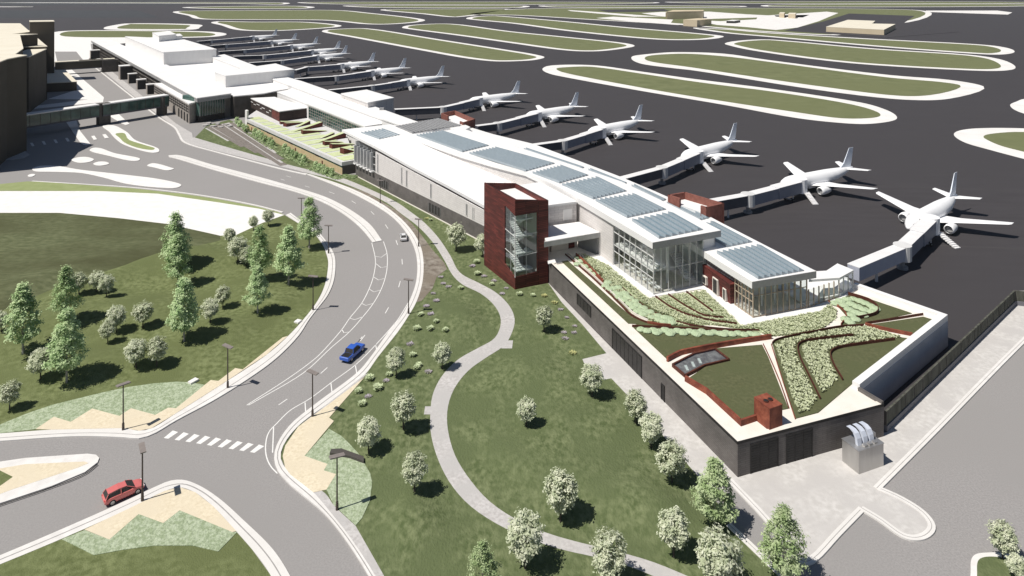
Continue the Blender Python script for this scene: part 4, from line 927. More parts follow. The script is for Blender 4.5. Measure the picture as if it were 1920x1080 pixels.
for k in range(4):      # landings and stair flights
    z = 3.0+3.3*k
    MB().prism([fr_.lerp(rt,.12)+inn*.8, fr_.lerp(rt,.6)+inn*.8, fr_.lerp(rt,.6)+inn*2.6, fr_.lerp(rt,.12)+inn*2.6], z, z+.25).build('landing', 'whiteroof', tw)
    if k < 3:
        mb = MB(); 
        for i in range(12):
            a = fr_.lerp(rt,.15)+inn*(1.0+.42*i); b = a+(rt-fr_).normalized()*1.3; mb.prism([a, b, b+inn*.45, a+inn*.45], z+.27*i, z+.27*i+.3)
            a = a+(rt-fr_).normalized()*1.9; b = a+(rt-fr_).normalized()*.12; mb.prism([a, b, b+inn*.45, a+inn*.45], z+3.3-.27*i+.0, z+3.3-.27*i+1.0)
        mb.build('stair_flight', 'whiteroof', tw)
MB().prism([bl.lerp(fr_,.35)+Vector((.5,.2)), bl.lerp(fr_,.35)+(rt-fr_)*.9, bl.lerp(fr_,.33)+(rt-fr_)*.9+inn*.3, bl.lerp(fr_,.33)+Vector((.5,.4))], .1, 15.1).build('inner_wall', 'whitewall', tw)
MB().prism(inset(q, .4), .05, .2).build('floor', 'floor', tw)
i_ = inset(q, .42)
addl = MB(); addfp(addl, i_[2], i_[3], .2, .2, 15.1, 15.1, .04); addfp(addl, i_[3], i_[0], .2, .2, 15.1, 15.1, .04); addl.build('inner_lining', 'whitewall', tw)
# ================================================================ RED RIMMED STAIR HEADS on the apron side
def stairhead(px, z, label, gap):
    P = [V2(*G(x, y, z)[:2]) for x, y in px]; t = thing('rooftop_enclosure', label, 'rooftop enclosure', (*P[0], 0)); Q = box_thing(P, P[0]); n = len(Q)
    mb = MB()
    for i in range(n):
        if i == gap: continue
        a, b = Q[i], Q[(i+1)%n]
        addfp(mb, a, b, 0, 0, z, z, .45 if area(Q) > 0 else -.45)
    mb.build('cladding', mat('brown_red_cladding', (.20,.078,.06), (.25,.10,.078), 1.5, .8), t)
    if gap is not None:
        a, b = Q[gap], Q[(gap+1)%n]; mb = MB(); addfp(mb, a, a.lerp(b,.14), 0,0,z,z,.45 if area(Q) > 0 else -.45); addfp(mb, a.lerp(b,.68), b, 0,0,z,z,.45 if area(Q) > 0 else -.45); mb.build('cladding', mat('brown_red_cladding', (1,1,1)), t)
    MB().prism(inset(Q, .46), 0, z-1.5, bottom=False).build('roof', 'whiteroof', t)
stairhead([(827,212),(853,207),(891,223),(868,230)], 13.0, 'far brown red roof stair head beside the grey louvred deck', 3)
stairhead([(1252,365),(1284,359.5),(1358,381),(1324,389)], 12.9, 'near brown red roof stair head on the apron edge of the concourse', 3)
# ================================================================ PLANTED WING
ZW = 3.9
wg = [V2(*G(x,y,ZW)[:2]) for x,y in [(460,221.7),(641.7,304),(665,300),(647,247),(580,222),(505,190)]]
pw = thing('planted_wing', 'long low tan wing with pale green roof and red boxes, beside the lawn', 'building', (*wg[1], 0)); WO = wg[1]
q = box_thing(wg, WO); MB().prism(q, 0, 2.1).build('wall', 'tan', pw); MB().prism(inset(q,.06), 2.1, 2.75).build('window_band', 'dkglass', pw); MB().prism(inset(q,-.15), 2.75, ZW).build('parapet', 'fascia', pw)
MB().prism([q[1]+Vector((.05,-.03)), q[2]+Vector((.2,-.03)), q[2]+Vector((.2,-.2)), q[1]+Vector((.05,-.2))], 0, 2.7).build('end_wall', 'darkwall', pw)
for i in range(4):
    a = q[1].lerp(q[0], .16+.25*i); d = (q[0]-q[1]).normalized(); n_ = Vector((-d.y, d.x)); n_ = n_ if n_.x < 0 else -n_
    MB().prism([a, a+d*.8, a+d*.8+n_*.08, a+n_*.08], 0, 1.5).build('door', 'redbrick', pw); 
    MB().prism([a+d*3, a+d*6+n_*0, a+d*6+n_*.06, a+d*3+n_*.06], 2.2, 2.7).build('vent', 'dark', pw)
lime = [(473,213),(492,213.5),(523,229),(560,226),(578,224.5),(645,250),(663,262),(664,295),(642,300.5),(560,262)]
LQ = box_thing([V2(*G(x,y,ZW)[:2]) for x,y in lime], WO)
for i in range(13):      # strips of sedum across the roof
    u0, u1 = i/13+.006, (i+.86)/13
    a = q[0].lerp(q[1], u0)*1; b = q[0].lerp(q[1], u1)*1
    c = q[4].lerp(q[3], u1) if u1 < 0 else None
    inn2 = Vector((.613,-.79)); nn = Vector((.79,.613))
    wdt = 6.5 if i < 5 else 14.5+ (i-5)*.25
    wdt = 5.2 if i < 5 else (11.5 if i < 12 else 10)
    P = [a+nn*.9, b+nn*.9, b+nn*wdt, a+nn*wdt]
    MB().prism(P, ZW, ZW+.10, bottom=False).build('sedum_strip', 'limeroof', pw)
def wedge(base, tip, w0, h0, label):
    a = G(*base, ZW+.1); b = G(*tip, ZW+.1); o = MB(); d = (b-a).normalized(); n_ = Vector((-d.y, d.x, 0))*w0/2
    A = a-n_; B = a+n_; C = b+n_*.8; D = b-n_*.8; up = Vector((0,0,1))
    t = thing('wedge_planter', label, 'planter', a, 0, 'red wedge planters on the pale green roof')
    f = lambda v: v-a
    z0 = Vector((0,0,-.15))
    o.add([f(A)+z0,f(B)+z0,f(C)+z0,f(D)+z0,f(A)+up*h0,f(B)+up*h0,f(C)+up*.03,f(D)+up*.03], [(3,2,1,0),(4,5,6,7),(0,1,5,4),(1,2,6,5),(2,3,7,6),(3,0,4,7)])
    o.build('box', 'redbrick', t)
    MB().add([f(A)+up*(h0+.02)+d*.15,f(B)+up*(h0+.02)+d*.15,f(C)+up*.06,f(D)+up*.06], [(0,1,2,3)]).build('green_top', 'limeroof', t)
for i, (b, p, w_, h) in enumerate((((525,232),(562,228),1.8,.9),((534,237),(570,229),1.9,1.3),((579,232),(556,238),1.6,1.2),((602,236),(548,247),2.0,1.6),((566,251),(612,245),2.0,1.4),((625,254),(600,259),1.6,1.1),((646,257),(594,267),2.0,1.8),((607,272),(642,266),1.8,1.3),((620,278),(663,270),2.0,1.5),((641,288),(664,283),2.2,1.8))):
    wedge(b, p, w_, h, ['smallest red wedge planter, against the brown box', 'red wedge planter just below the brown box corner', 'short red wedge planter with its high end to the right, upper one', 'long red wedge planter, upper of two high at the right', 'red wedge planter standing alone in the middle of the green roof', 'short red wedge planter low at its left end, lower one', 'long tall red wedge planter, lower of two high at the right', 'third red wedge planter up from the near end of the green roof', 'second red wedge planter from the near end of the green roof', 'nearest red wedge planter, at the white framed corner'][i])
# brown box
bb = [V2(*G(x,y,7.9)[:2]) for x,y in [(524,209),(578,201.7),(514,181.7),(470,184)]]
br = thing('roof_pavilion', 'dark brown box with white roof standing on the planted wing', 'building', (*bb[0], ZW))
q = box_thing(bb, bb[0]); MB().prism(q, 0, 3.75).build('wall', 'brown', br); MB().prism(inset(q,-.12), 3.75, 4.05).build('roof', 'whiteroof', br)
a, b = q[0], q[3]; d = (b-a).normalized(); n_ = Vector((-.79,-.613))*.06
MB().prism([a, a+d*9, a+d*9+n_, a+n_], .1, 3.6).build('red_panel', 'redbrick', br)
for (s, z, l) in ((10,2.4,2.5),(13,1.3,3),(18,2.2,4),(22,1.5,2),(25,2.6,4),(30,2.0,3),(34,2.5,3)):
    MB().prism([a+d*s, a+d*(s+l), a+d*(s+l)+n_, a+d*s+n_], z, z+.22).build('slit_window', 'whiteroof', br)
q5 = GL([(459.5,222),(463,223.5),(466,222.5),(463,221)], ZW)
tag(MB().prism([V2(p.x,p.y) for p in q5], 0, 7.2).build('party_wall', 'white_conc'), 'thin white upright wall at the far end of the planted wing', 'wall')
# ================================================================ CONNECTING HALLS
def hall(name, label, strips, cat='building'):
    P0 = V2(*G(*strips[0][0][0], strips[0][1])[:2]); t = thing(name, label, cat, (*P0, 0))
    for (px, z, z0, wm, rm) in strips:
        P = [V2(*G(x, y, z)[:2]) if not isinstance(x, Vector) else x for x, y in px]; Q = box_thing(P, P0)
        MB().prism(Q, z0, z-.4, top=False).build('wall', wm, t); MB().prism(inset(Q, -.2), z-.4, z).build('roof', rm, t)
    return t, P0
hA, oA = hall('link_hall', 'white link hall with a green glazed side above the planted wing', [([(520,172),(685,237),(727,230),(600,167),(558,165)], 9.7, 0, 'whitewall', 'whiteroof')])
a = G(520+165*.36,172+65*.36,9.7); b = G(684,236.6,9.7); a = Vector((a.x-oA.x, a.y-oA.y)); b = Vector((b.x-oA.x, b.y-oA.y)); d = (b-a).normalized(); n_ = Vector((d.y,-d.x)); n_ = n_ if n_.x < 0 else -n_
gw = MB().prism([a+n_*.1, b+n_*.1, b, a], 4.1, 8.9).build('glazed_wall', 'dkglass', hA)
MB().prism([a+n_*.02, b+n_*.02, b-n_*.2, a-n_*.2], 4.1, 8.9).build('inner_screen', mat('green_screen', (.03,.09,.075), (.12,.18,.16), 1.5, .5, stretch=(1,1,2)), hA)
f = MB(); L_ = (b-a).length
for i in range(26): c = a+d*(L_*i/25); f.prism([c+n_*.1, c+d*.14+n_*.1, c+d*.14+n_*.24, c+n_*.24], 4.1, 9.0)
for zz in (4.4,5.5,6.6,7.7,8.8): f.prism([a+n_*.1, b+n_*.1, b+n_*.2, a+n_*.2], zz, zz+.1)
f.build('mullions', 'stonewall', gw)
hB, oB = hall('apron_hall', 'long white hall on the apron side with a raised white box', [([(521,140),(565,152),(640,178),(700,199),(787,230),(760,238),(700,217),(600,181),(512,148)], 11.4, 0, 'whitewall', 'whiteroof'),
   ([(640,175),(687,168),(738,183),(690,192)], 13.4, 0, 'panelwall', 'whiteroof')])
for (x, y) in ((716,206),(650,186),(690,200)):
    p = G(x,y,11.4); MB().box(p.x-oB.x-.8, p.x-oB.x+.8, p.y-oB.y-.6, p.y-oB.y+.6, 11.4, 12.2).build('roof_unit', 'grey', hB)
# ================================================================ OLD TERMINAL
ot, oo = hall('terminal_building', 'big white roofed old terminal with stacked boxes behind the near skybridge', [
   ([(310,121),(396,116),(434,131),(521,141),(545,165),(495.6,174.5),(439,180),(431,176)], 9.5, 0, 'darkwall', 'whiteroof'),
   ([(370,183.7),(433,175),(207,74.4),(171,75.3)], 10.5, 8.6, 'grey', 'whiteroof'),
   ([(307,98),(405.6,92),(342,73),(235,68)], 17.5, 0, 'whitewall', 'whiteroof'),
   ([(298,67),(330,64),(317.5,58.4),(286,61)], 21.5, 17.4, 'whitewall', 'whiteroof'),
   ([(330,68),(342,67),(337,63),(326,64)], 20.0, 17.4, 'whitewall', 'whiteroof'),
   ([(423,142),(551.7,130),(516.7,119),(403.5,135)], 14.9, 0, 'whitewall', 'whiteroof'),
   ([(395,106),(420,101.7),(488,126.7),(462,131)], 12.8, 0, 'whitewall', 'whiteroof'),
   ([(421,181.5),(442,179.5),(437,176),(418,177)], 8.6, 0, 'stonewall', 'whiteroof')])
# setback facade under the main roof
fa = V2(-129.5,286); fb = V2(-333,548); d = (fb-fa).normalized(); n_ = Vector((-.79,-.613))   # outwards
q = [loc(fa+d*14-n_*1.5, oo), loc(fb-n_*1.5, oo), loc(fb-n_*12, oo), loc(fa+d*14-n_*12, oo)]
MB().prism(q, 0, 8.7, top=False).build('facade_wall', 'darkwall', ot)
for zz in (1.2, 3.4, 5.6, 7.4):
    f = MB(); a = loc(fa+d*24-n_*1.5, oo); b = loc(fb-n_*1.5, oo); f.prism([a, b, b+n_*.25, a+n_*.25], zz, zz+.55); f.build('facade_band', 'stonewall', ot)
ff = MB()
for i in range(90):
    a = loc(fa+d*(24+3.4*i)-n_*1.4, oo); ff.prism([a, a+d*.5, a+d*.5+n_*.4, a+n_*.4], .2, 8.2)
ff.build('facade_fins', 'darkwall', ot)
# green glazed front corner
P = [G(374,230,0), G(420.6,222,0)]; a = loc(V2(P[0].x,P[0].y), oo); b = loc(V2(P[1].x,P[1].y), oo)
dd = (b-a).normalized(); bk2 = Vector((-dd.y, dd.x))*14
MB().prism([a, b, b+bk2, a+bk2], 0, 2.6).build('corner_base', 'dark', ot)
MB().prism([a+bk2*.02, b+bk2*.02, b+bk2, a+bk2], 2.6, 9.9).build('corner_core', mat('green_screen', (1,1,1)), ot)
g_ = MB().prism([a-bk2*.01, b-bk2*.01, b+bk2*.01, a+bk2*.01], 2.6, 9.6).build('glazed_corner', 'dkglass', ot)
f = MB()
for i in range(11): c = a.lerp(b, i/10)-bk2*.012; f.prism([c, c+dd*.16, c+dd*.16-bk2*.015, c-bk2*.015], 2.6, 9.7)
f.build('mullions', 'grey', g_)
# low arcade wing in front with doors
P = [G(x,y,8.3) for x,y in ((355,194),(368,190.6),(304,155),(289,156))]; q = [loc(V2(p.x,p.y), oo) for p in P]
MB().prism(inset(q,-.1), 7.7, 8.3).build('arcade_roof', 'whiteroof', ot); MB().prism(q, 0, 7.7, top=False).build('arcade_wall', 'stonewall', ot)
a, b = q[0], q[3]; d = (b-a).normalized(); nn_ = Vector((-.79,-.613))*.12
for i in range(4):
    s = 2.0+5.0*i; MB().prism([a+d*s, a+d*(s+2.2), a+d*(s+2.2)+nn_, a+d*s+nn_], .1, 3.6).build('arcade_door', 'dark', ot)
for zz in (4.4, 5.5, 6.6):
    f = MB(); f.prism([a+d*.5, b, b+nn_*1.5, a+d*.5+nn_*1.5], zz, zz+.45); f.build('louvre_band', 'dark', ot)
for i in range(12):
    s = .5+4.0*i; f = MB(); f.prism([a+d*s, a+d*(s+.35), a+d*(s+.35)+nn_*2.2, a+d*s+nn_*2.2], 4.2, 7.5); f.build('pier', 'stonewall', ot)
# kerbside towers (porches)
for (x, y, w_, h, lb) in ((247,155,4.6,5.2,'farthest of the three dark kerbside stair boxes in a row'),(263.5,166,4.6,5.0,'middle of the three dark kerbside stair boxes in a row'),(282,175,4.6,4.8,'nearest of the three dark kerbside stair boxes in a row'),(177,109,6.5,6,'dark stair box beyond the far skybridge'),(235,147,8,7.8,'largest dark stair box, beside the far skybridge')):
    p = G(x,y); d = Vector((.613,-.79)); e = Vector((.79,.613)); pt = thing('kerbside_porch', lb, 'porch', p)
    Q = [-d*w_*.0-e*w_*.45, d*w_*.7-e*w_*.45, d*w_*.7+e*w_*.5, e*w_*.5]
    MB().prism(Q, 0, h).build('wall', 'stonewall', pt)
    MB().prism([d*(w_*.7)-e*w_*.40, d*(w_*.7+.12)-e*w_*.40, d*(w_*.7+.12)+e*w_*.45, d*(w_*.7)+e*w_*.45], .1, h-.4).build('end_panel', 'dark', pt)
    MB().prism(inset(Q,-.15), h, h+.35).build('roof', 'whiteroof', pt)
# ================================================================ HOTEL (beige blocks)
ht = thing('hotel_building', 'huge beige windowless block complex at the left edge with a square tower', 'building', (-228.7,341,0)); ho = V2(-228.7,341)
def hb(P, z, nm, z0=0):
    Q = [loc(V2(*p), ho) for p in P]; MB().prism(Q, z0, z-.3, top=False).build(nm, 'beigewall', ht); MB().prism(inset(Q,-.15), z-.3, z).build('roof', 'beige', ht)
hb([(-228.7,341),(-239,338),(-330,338),(-470,513),(-364,513)], 26.2, 'main_block')
hb([(-193.7,274.6),(-177.5,245.7),(-181,238),(-320,238),(-350,345),(-236,345),(-240,338)], 32.0, 'middle_block')
hb([(-166.8,229),(-168,240),(-181,246),(-330,246),(-330,212),(-159.5,212)], 33.2, 'near_block')
hb([(-214,307),(-222,301),(-236,338),(-229,341)], 25, 'side_block')
hb([(-264,400),(-276,397),(-284,408),(-272,411)], 34.8, 'tower_block')
hb([(-280,380),(-300,380),(-300,415),(-280,415)], 28.5, 'rear_block')
q = [G(x,y,4.9) for x,y in ((144,152.8),(88,155.5),(84,131),(122,131))]; hb([(p.x,p.y) for p in q], 4.9, 'low_annex')
# ================================================================ SKYBRIDGES
sb = thing('skybridge', 'near glazed skybridge crossing the road between hotel and terminal', 'footbridge', (-167,283.6,0)); so_ = V2(-167,283.6)
def bridge(par, org, a, b, z0, z1, wd, glz, m='tunneldk'):
    a = loc(V2(*a), org); b = loc(V2(*b), org); d = (b-a).normalized(); n_ = Vector((-d.y, d.x))*wd
    MB().prism([a, b, b+n_, a+n_], z1-.45, z1).build('roof', 'whiteroof' if glz else 'beige', par)
    MB().prism([a, b, b+n_, a+n_], z0, z0+.6).build('deck', m, par)
    if glz:
        for s in (0, .97):
            g_ = MB().prism([a+n_*(s+.005), b+n_*(s+.005), b+n_*(s+.02), a+n_*(s+.02)], z0+.6, z1-.45).build('glass_side', 'dkglass', par); f = MB()
            k = int((b-a).length/3.2)
            for i in range(k+1): c = a.lerp(b, i/k)+n_*s; f.prism([c-d*.07-n_*.01, c+d*.07-n_*.01, c+d*.07+n_*.04, c-d*.07+n_*.04], z0+.6, z1-.45)
            f.build('mullions', 'dark', g_)
        MB().prism([a+n_*.1, b+n_*.1, b+n_*.9, a+n_*.9], z0+.6, z0+.65, bottom=False).build('walkway', 'floor', par)
        MB().prism([a+n_*.45+d*1, b+n_*.45-d*1, b+n_*.55-d*1, a+n_*.55+d*1], z0+.65, z0+2.2).build('travelator_rail', mat('green_screen', (1,1,1)), par)
    else:
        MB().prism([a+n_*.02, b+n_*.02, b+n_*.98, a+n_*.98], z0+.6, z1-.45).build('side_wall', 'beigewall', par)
bridge(sb, so_, (-183.5,258.0), (-167.3,281.2), 3.5, 8.6, 4.2, True); bridge(sb, so_, (-166.2,281.8), (-150.5,304.2), 3.5, 8.6, 4.2, True)
MB().box(-1.6,1.2,-2.2,2.2,0,8.7, Matrix.Rotation(R(-35),4,'Z')).build('pier', 'darkwall', sb)
MB().box(12.5,15.5,17.5,21,0,8.2, Matrix.Identity(4)).build('pier', 'darkwall', sb)
s2 = thing('skybridge', 'far beige solid skybridge between the hotel tower and the terminal', 'footbridge', (-260,439.7,0)); so2 = V2(-260,439.7)
bridge(s2, so2, (-280,425), (-259,439.7), 2.9, 8.2, 4.5, False)
bridge(s2, so2, (-270,432.5), (-254,443.6), 2.9, 8.2, 4.5, False)
MB().box(0,9,-2,5,0,7.6, Matrix.Rotation(R(35),4,'Z')).build('landing', 'darkwall', s2)
# ================================================================ AIRLINERS
def ring(x, cy, cz, ry, rz, n=16): return [(x, cy+math.cos(2*math.pi*k/n)*ry, cz+math.sin(2*math.pi*k/n)*rz) for k in range(n)]
def make_plane():
    t = thing('airliner', 'x', 'airliner', (0,0,0), 0, 'airliners parked nose in at the jet bridges')
    prof = [(0,2.55,.05,.05),(.25,2.6,.45,.42),(.8,2.75,.85,.8),(1.7,2.95,1.38,1.38),(3.2,3.1,1.8,1.82),(5,3.15,1.95,1.95),(19,3.15,1.95,1.95),(22,3.3,1.75,1.7),(25,3.65,1.25,1.25),(28,4.1,.6,.66),(29.6,4.35,.28,.34),(30,4.4,.1,.12)]
    MB().loft([ring(x,0,z,ry,rz) for x,z,ry,rz in prof]).build('fuselage', 'plane', t, smooth=True)
    w_ = MB(); w_.loft([[(1.35,-1.0,4.1-.2),(1.35,1.0,3.9),(2.1,.85,4.25),(2.1,-.85,4.25)]]*1, cap=False) if 0 else None
    for s in (-1, 1):
        def af(x, y, z, c, th): return [(x,y,z),(x+c*.3,y,z+th),(x+c,y,z+.02),(x+c*.4,y,z-th*.5)]
        W = MB().loft([af(9.6,s*1.0,2.1,7.8,.42),af(12.3,s*5.2,2.55,4.9,.28),(af(17.8,s*14.6,3.5,2.3,.12)),(af(18.5,s*15.0,3.55,1.6,.06))]).build('wing', 'plane', t)
        MB().loft([af(26.0,s*.4,4.3,3.7,.16),af(29.2,s*5.4,4.7,1.8,.08)]).build('tailplane', 'plane', t)
        e = MB().loft([ring(x,s*5.0,1.5,r_,r_,14) for x,r_ in ((9.8,.9),(9.9,1.06),(10.8,1.16),(12.2,1.05),(13.6,.75))], cap=False).build('engine', 'plane', t, smooth=True)
        MB().loft([ring(x,s*5.0,1.5,r_,r_,14) for x,r_ in ((10.45,.78),(13.2,.6))]).build('fan', 'grey', e)
        MB().loft([ring(x,s*5.0,1.5,r_,r_,10) for x,r_ in ((12.8,.5),(14.6,.18))]).build('exhaust_cone', 'grey', e)
        MB().prism([(11,s*5-.12),(15,s*5-.12),(15,s*5+.12),(11,s*5+.12)], [2.2,2.3,2.3,2.2], [2.55,2.75,2.75,2.55]).build('pylon', 'plane', e)
        g = MB(); g.tube((15.6,s*2.6,2.4),(15.6,s*2.6,.5), .14); g.build('landing_gear', 'grey', t)
        wh = MB(); wh.tube((15.6,s*2.6-.35,.52),(15.6,s*2.6-.1,.52), .52, n=12); wh.tube((15.6,s*2.6+.1,.52),(15.6,s*2.6+.35,.52), .52, n=12); wh.build('wheels', 'rubber', t)
    MB().loft([[(24.2,-.16,4.6),(24.2,.16,4.6),(29.0,.10,4.8),(29.0,-.10,4.8)],[(26.0,-.14,6.0),(26.0,.14,6.0),(29.3,.09,6.0),(29.3,-.09,6.0)],[(28.4,-.06,10.2),(28.4,.06,10.2),(30.2,.05,10.2),(30.2,-.05,10.2)]]).build('tail_fin', 'fin', t)
    g = MB(); g.tube((3.8,0,2.0),(3.8,0,.4), .11); g.tube((3.8,-.3,.4),(3.8,.3,.4), .4, n=12); g.build('nose_gear', 'grey', t)
    MB().loft([[(.95,-.75,3.38),(.95,.75,3.38),(1.7,.95,3.95),(1.7,-.95,3.95)],[(1.05,-.7,3.36),(1.05,.7,3.36),(1.8,.85,3.9),(1.8,-.85,3.9)]]).build('cockpit_window', 'door', t)
    MB().prism([(9.8,-1.5),(17.5,-1.5),(17.5,1.5),(9.8,1.5)], 1.25, 2.2).build('belly_fairing', 'plane', t)
    return t
pl0 = make_plane(); index_kids()
ORD = ['first','second','third','fourth','fifth','sixth','seventh','eighth','ninth','tenth','eleventh','twelfth','thirteenth','fourteenth']
spots = []
for (mx, my, hd) in ((104.9,170.3,39),(89.7,198.3,27),(67.9,230.6,38),(41.9,264.7,37.6),(19.7,294.3,37.3),(-5.5,328,36)):
    h = R(hd); spots.append((mx-18.4*math.cos(h), my-18.4*math.sin(h), h))
for (tx, ty, hd) in ((-38.3,392,38),(-65.5,429.2,40),(-91,461,40),(-121,510,42),(-135,545.7,42),(-163.6,585,43),(-193.6,624,44),(-227,670.5,44)):
    h = R(hd); spots.append((tx-30*math.cos(h), ty-30*math.sin(h), h))
for i, (x, y, h) in enumerate(spots):
    lb = f'white airliner with blue grey fin, {ORD[i]} in the row counting from the nearest'
    if i == 0: pl0.location = (x,y,0); pl0.rotation_euler = (0,0,h); pl0['label'] = lb
    else: dup(pl0, (x,y,0), h, lb)
# ================================================================ JET BRIDGES
JB = [((1600,497),(1692,459)),((1334,375),(1402,363)),((1165,333),(1241,313)),((980,273),(1055,263)),((893,235),(933,230)),((740,204),(830,200)),((617,168),(697,160)),((553,147),(630,142)),((553,131),(575,125)),((467,117),(528,113)),((437,105),(495,103)),((410,96),(458,93)),((395,85),(423,83)),((370,77),(395,75))]
def tunnel(a, b, wd, z0a, z1a, z0b, z1b, name, ms, mt, par):
    d = (b-a).normalized(); n_ = Vector((-d.y, d.x))*wd/2
    A, B, C, D = a-n_, b-n_, b+n_, a+n_
    mb = MB().add([(A.x,A.y,z0a),(B.x,B.y,z0b),(C.x,C.y,z0b),(D.x,D.y,z0a),(A.x,A.y,z1a),(B.x,B.y,z1b),(C.x,C.y,z1b),(D.x,D.y,z1a)], [(3,2,1,0),(0,1,5,4),(1,2,6,5),(2,3,7,6),(3,0,4,7),(4,5,6,7)])
    o = mb.build(name, ms, par)
    n2_ = n_*1.05; A, B, C, D = a-n2_, b-n2_, b+n2_, a+n2_
    MB().add([(A.x,A.y,z1a),(B.x,B.y,z1b),(C.x,C.y,z1b),(D.x,D.y,z1a),(A.x,A.y,z1a+.1),(B.x,B.y,z1b+.1),(C.x,C.y,z1b+.1),(D.x,D.y,z1a+.1)], [(3,2,1,0),(0,1,5,4),(1,2,6,5),(2,3,7,6),(3,0,4,7),(4,5,6,7)]).build('tunnel_roof', mt, o)
    return o
for i, (st, ro) in enumerate(JB):
    zt_ = 4.9; s = V2(*G(*st, zt_+.4)[:2]); r_ = V2(*G(*ro, zt_)[:2]); px, py, h = spots[i]
    fw = Vector((math.cos(h), math.sin(h))); rt_ = Vector((fw.y, -fw.x))   # plane's camera side
    cab = V2(px, py)+fw*4.2+rt_*3.2
    t = thing('jet_bridge', f'grey white jet bridge serving the {ORD[i]} airliner from the front', 'jet bridge', (*r_, 0), 0, 'jet bridges reaching the airliners')
    o = r_; s_ = s-o; c_ = cab-o; z = Vector((0,0))
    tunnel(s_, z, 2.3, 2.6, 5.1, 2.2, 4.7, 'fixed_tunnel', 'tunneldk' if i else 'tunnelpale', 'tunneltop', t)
    mid = z.lerp(c_, .5)
    tunnel(z, mid, 2.5, 2.0, 4.7, 1.95, 4.6, 'outer_tunnel', 'tunnel', 'tunneltop', t); tunnel(mid, c_, 2.8, 1.8, 4.75, 1.8, 4.75, 'inner_tunnel', 'tunnel', 'tunneltop', t)
    MB().tube((0,0,1.9),(0,0,4.95), 1.75, n=16).build('rotunda', 'fascia', t); MB().tube((0,0,0),(0,0,1.9), .45, n=10).build('rotunda_column', 'grey', t); MB().tube((0,0,.0),(0,0,.5), 1.1, n=12).build('column_foot', 'grey', t)
    MB().tube((*c_,1.6),(*c_,5.25), 1.9, n=18).build('cab', 'plane', t)
    dr = -rt_; cc = c_+dr*1.2; tunnel(c_, c_+dr*1.9, 2.6, 1.8, 4.6, 1.8, 4.5, 'cab_canopy', 'grey', 'tunneltop', t)
    if (s_-z).length > 9: 
        m_ = s_.lerp(z, .45); MB().tube((*m_,0),(*m_,2.5), .28, n=8).build('support_post', 'tunneltop', t)
    w1 = z.lerp(c_, .78); dd = (c_-z).normalized(); nn = Vector((-dd.y, dd.x))
    f = MB()
    for sg in (-1.2, 1.2): f.tube((*(w1+nn*sg),.5),(*(w1+nn*sg),2.3), .14); 
    f.tube((*(w1-nn*1.4),.5),(*(w1+nn*1.4),.5), .16); f.build('drive_frame', 'fascia', t)
    f = MB()
    for sg in (-1.2, 1.2): f.tube((*(w1+nn*(sg-.2)),.45),(*(w1+nn*(sg+.2)),.45), .45, n=12)
    f.build('wheels', 'rubber', t)
    e0 = c_+rt_*1.6+fw*.6; e1 = e0+rt_*4.4+fw*(-1.6)
    f = MB(); d = (e1-e0); L_ = 9; nn = Vector((-d.y,d.x)).normalized()*.75
    for k in range(L_):
        a = e0+d*(k/L_); b = e0+d*((k+1)/L_); f.prism([a-nn, b-nn, b+nn, a+nn], [max(2.0-2.0*(k+1)/L_-.15,0)]*4, [2.15-2.0*(k+1)/L_]*4)
    f.build('service_stair', 'tunneltop', t)
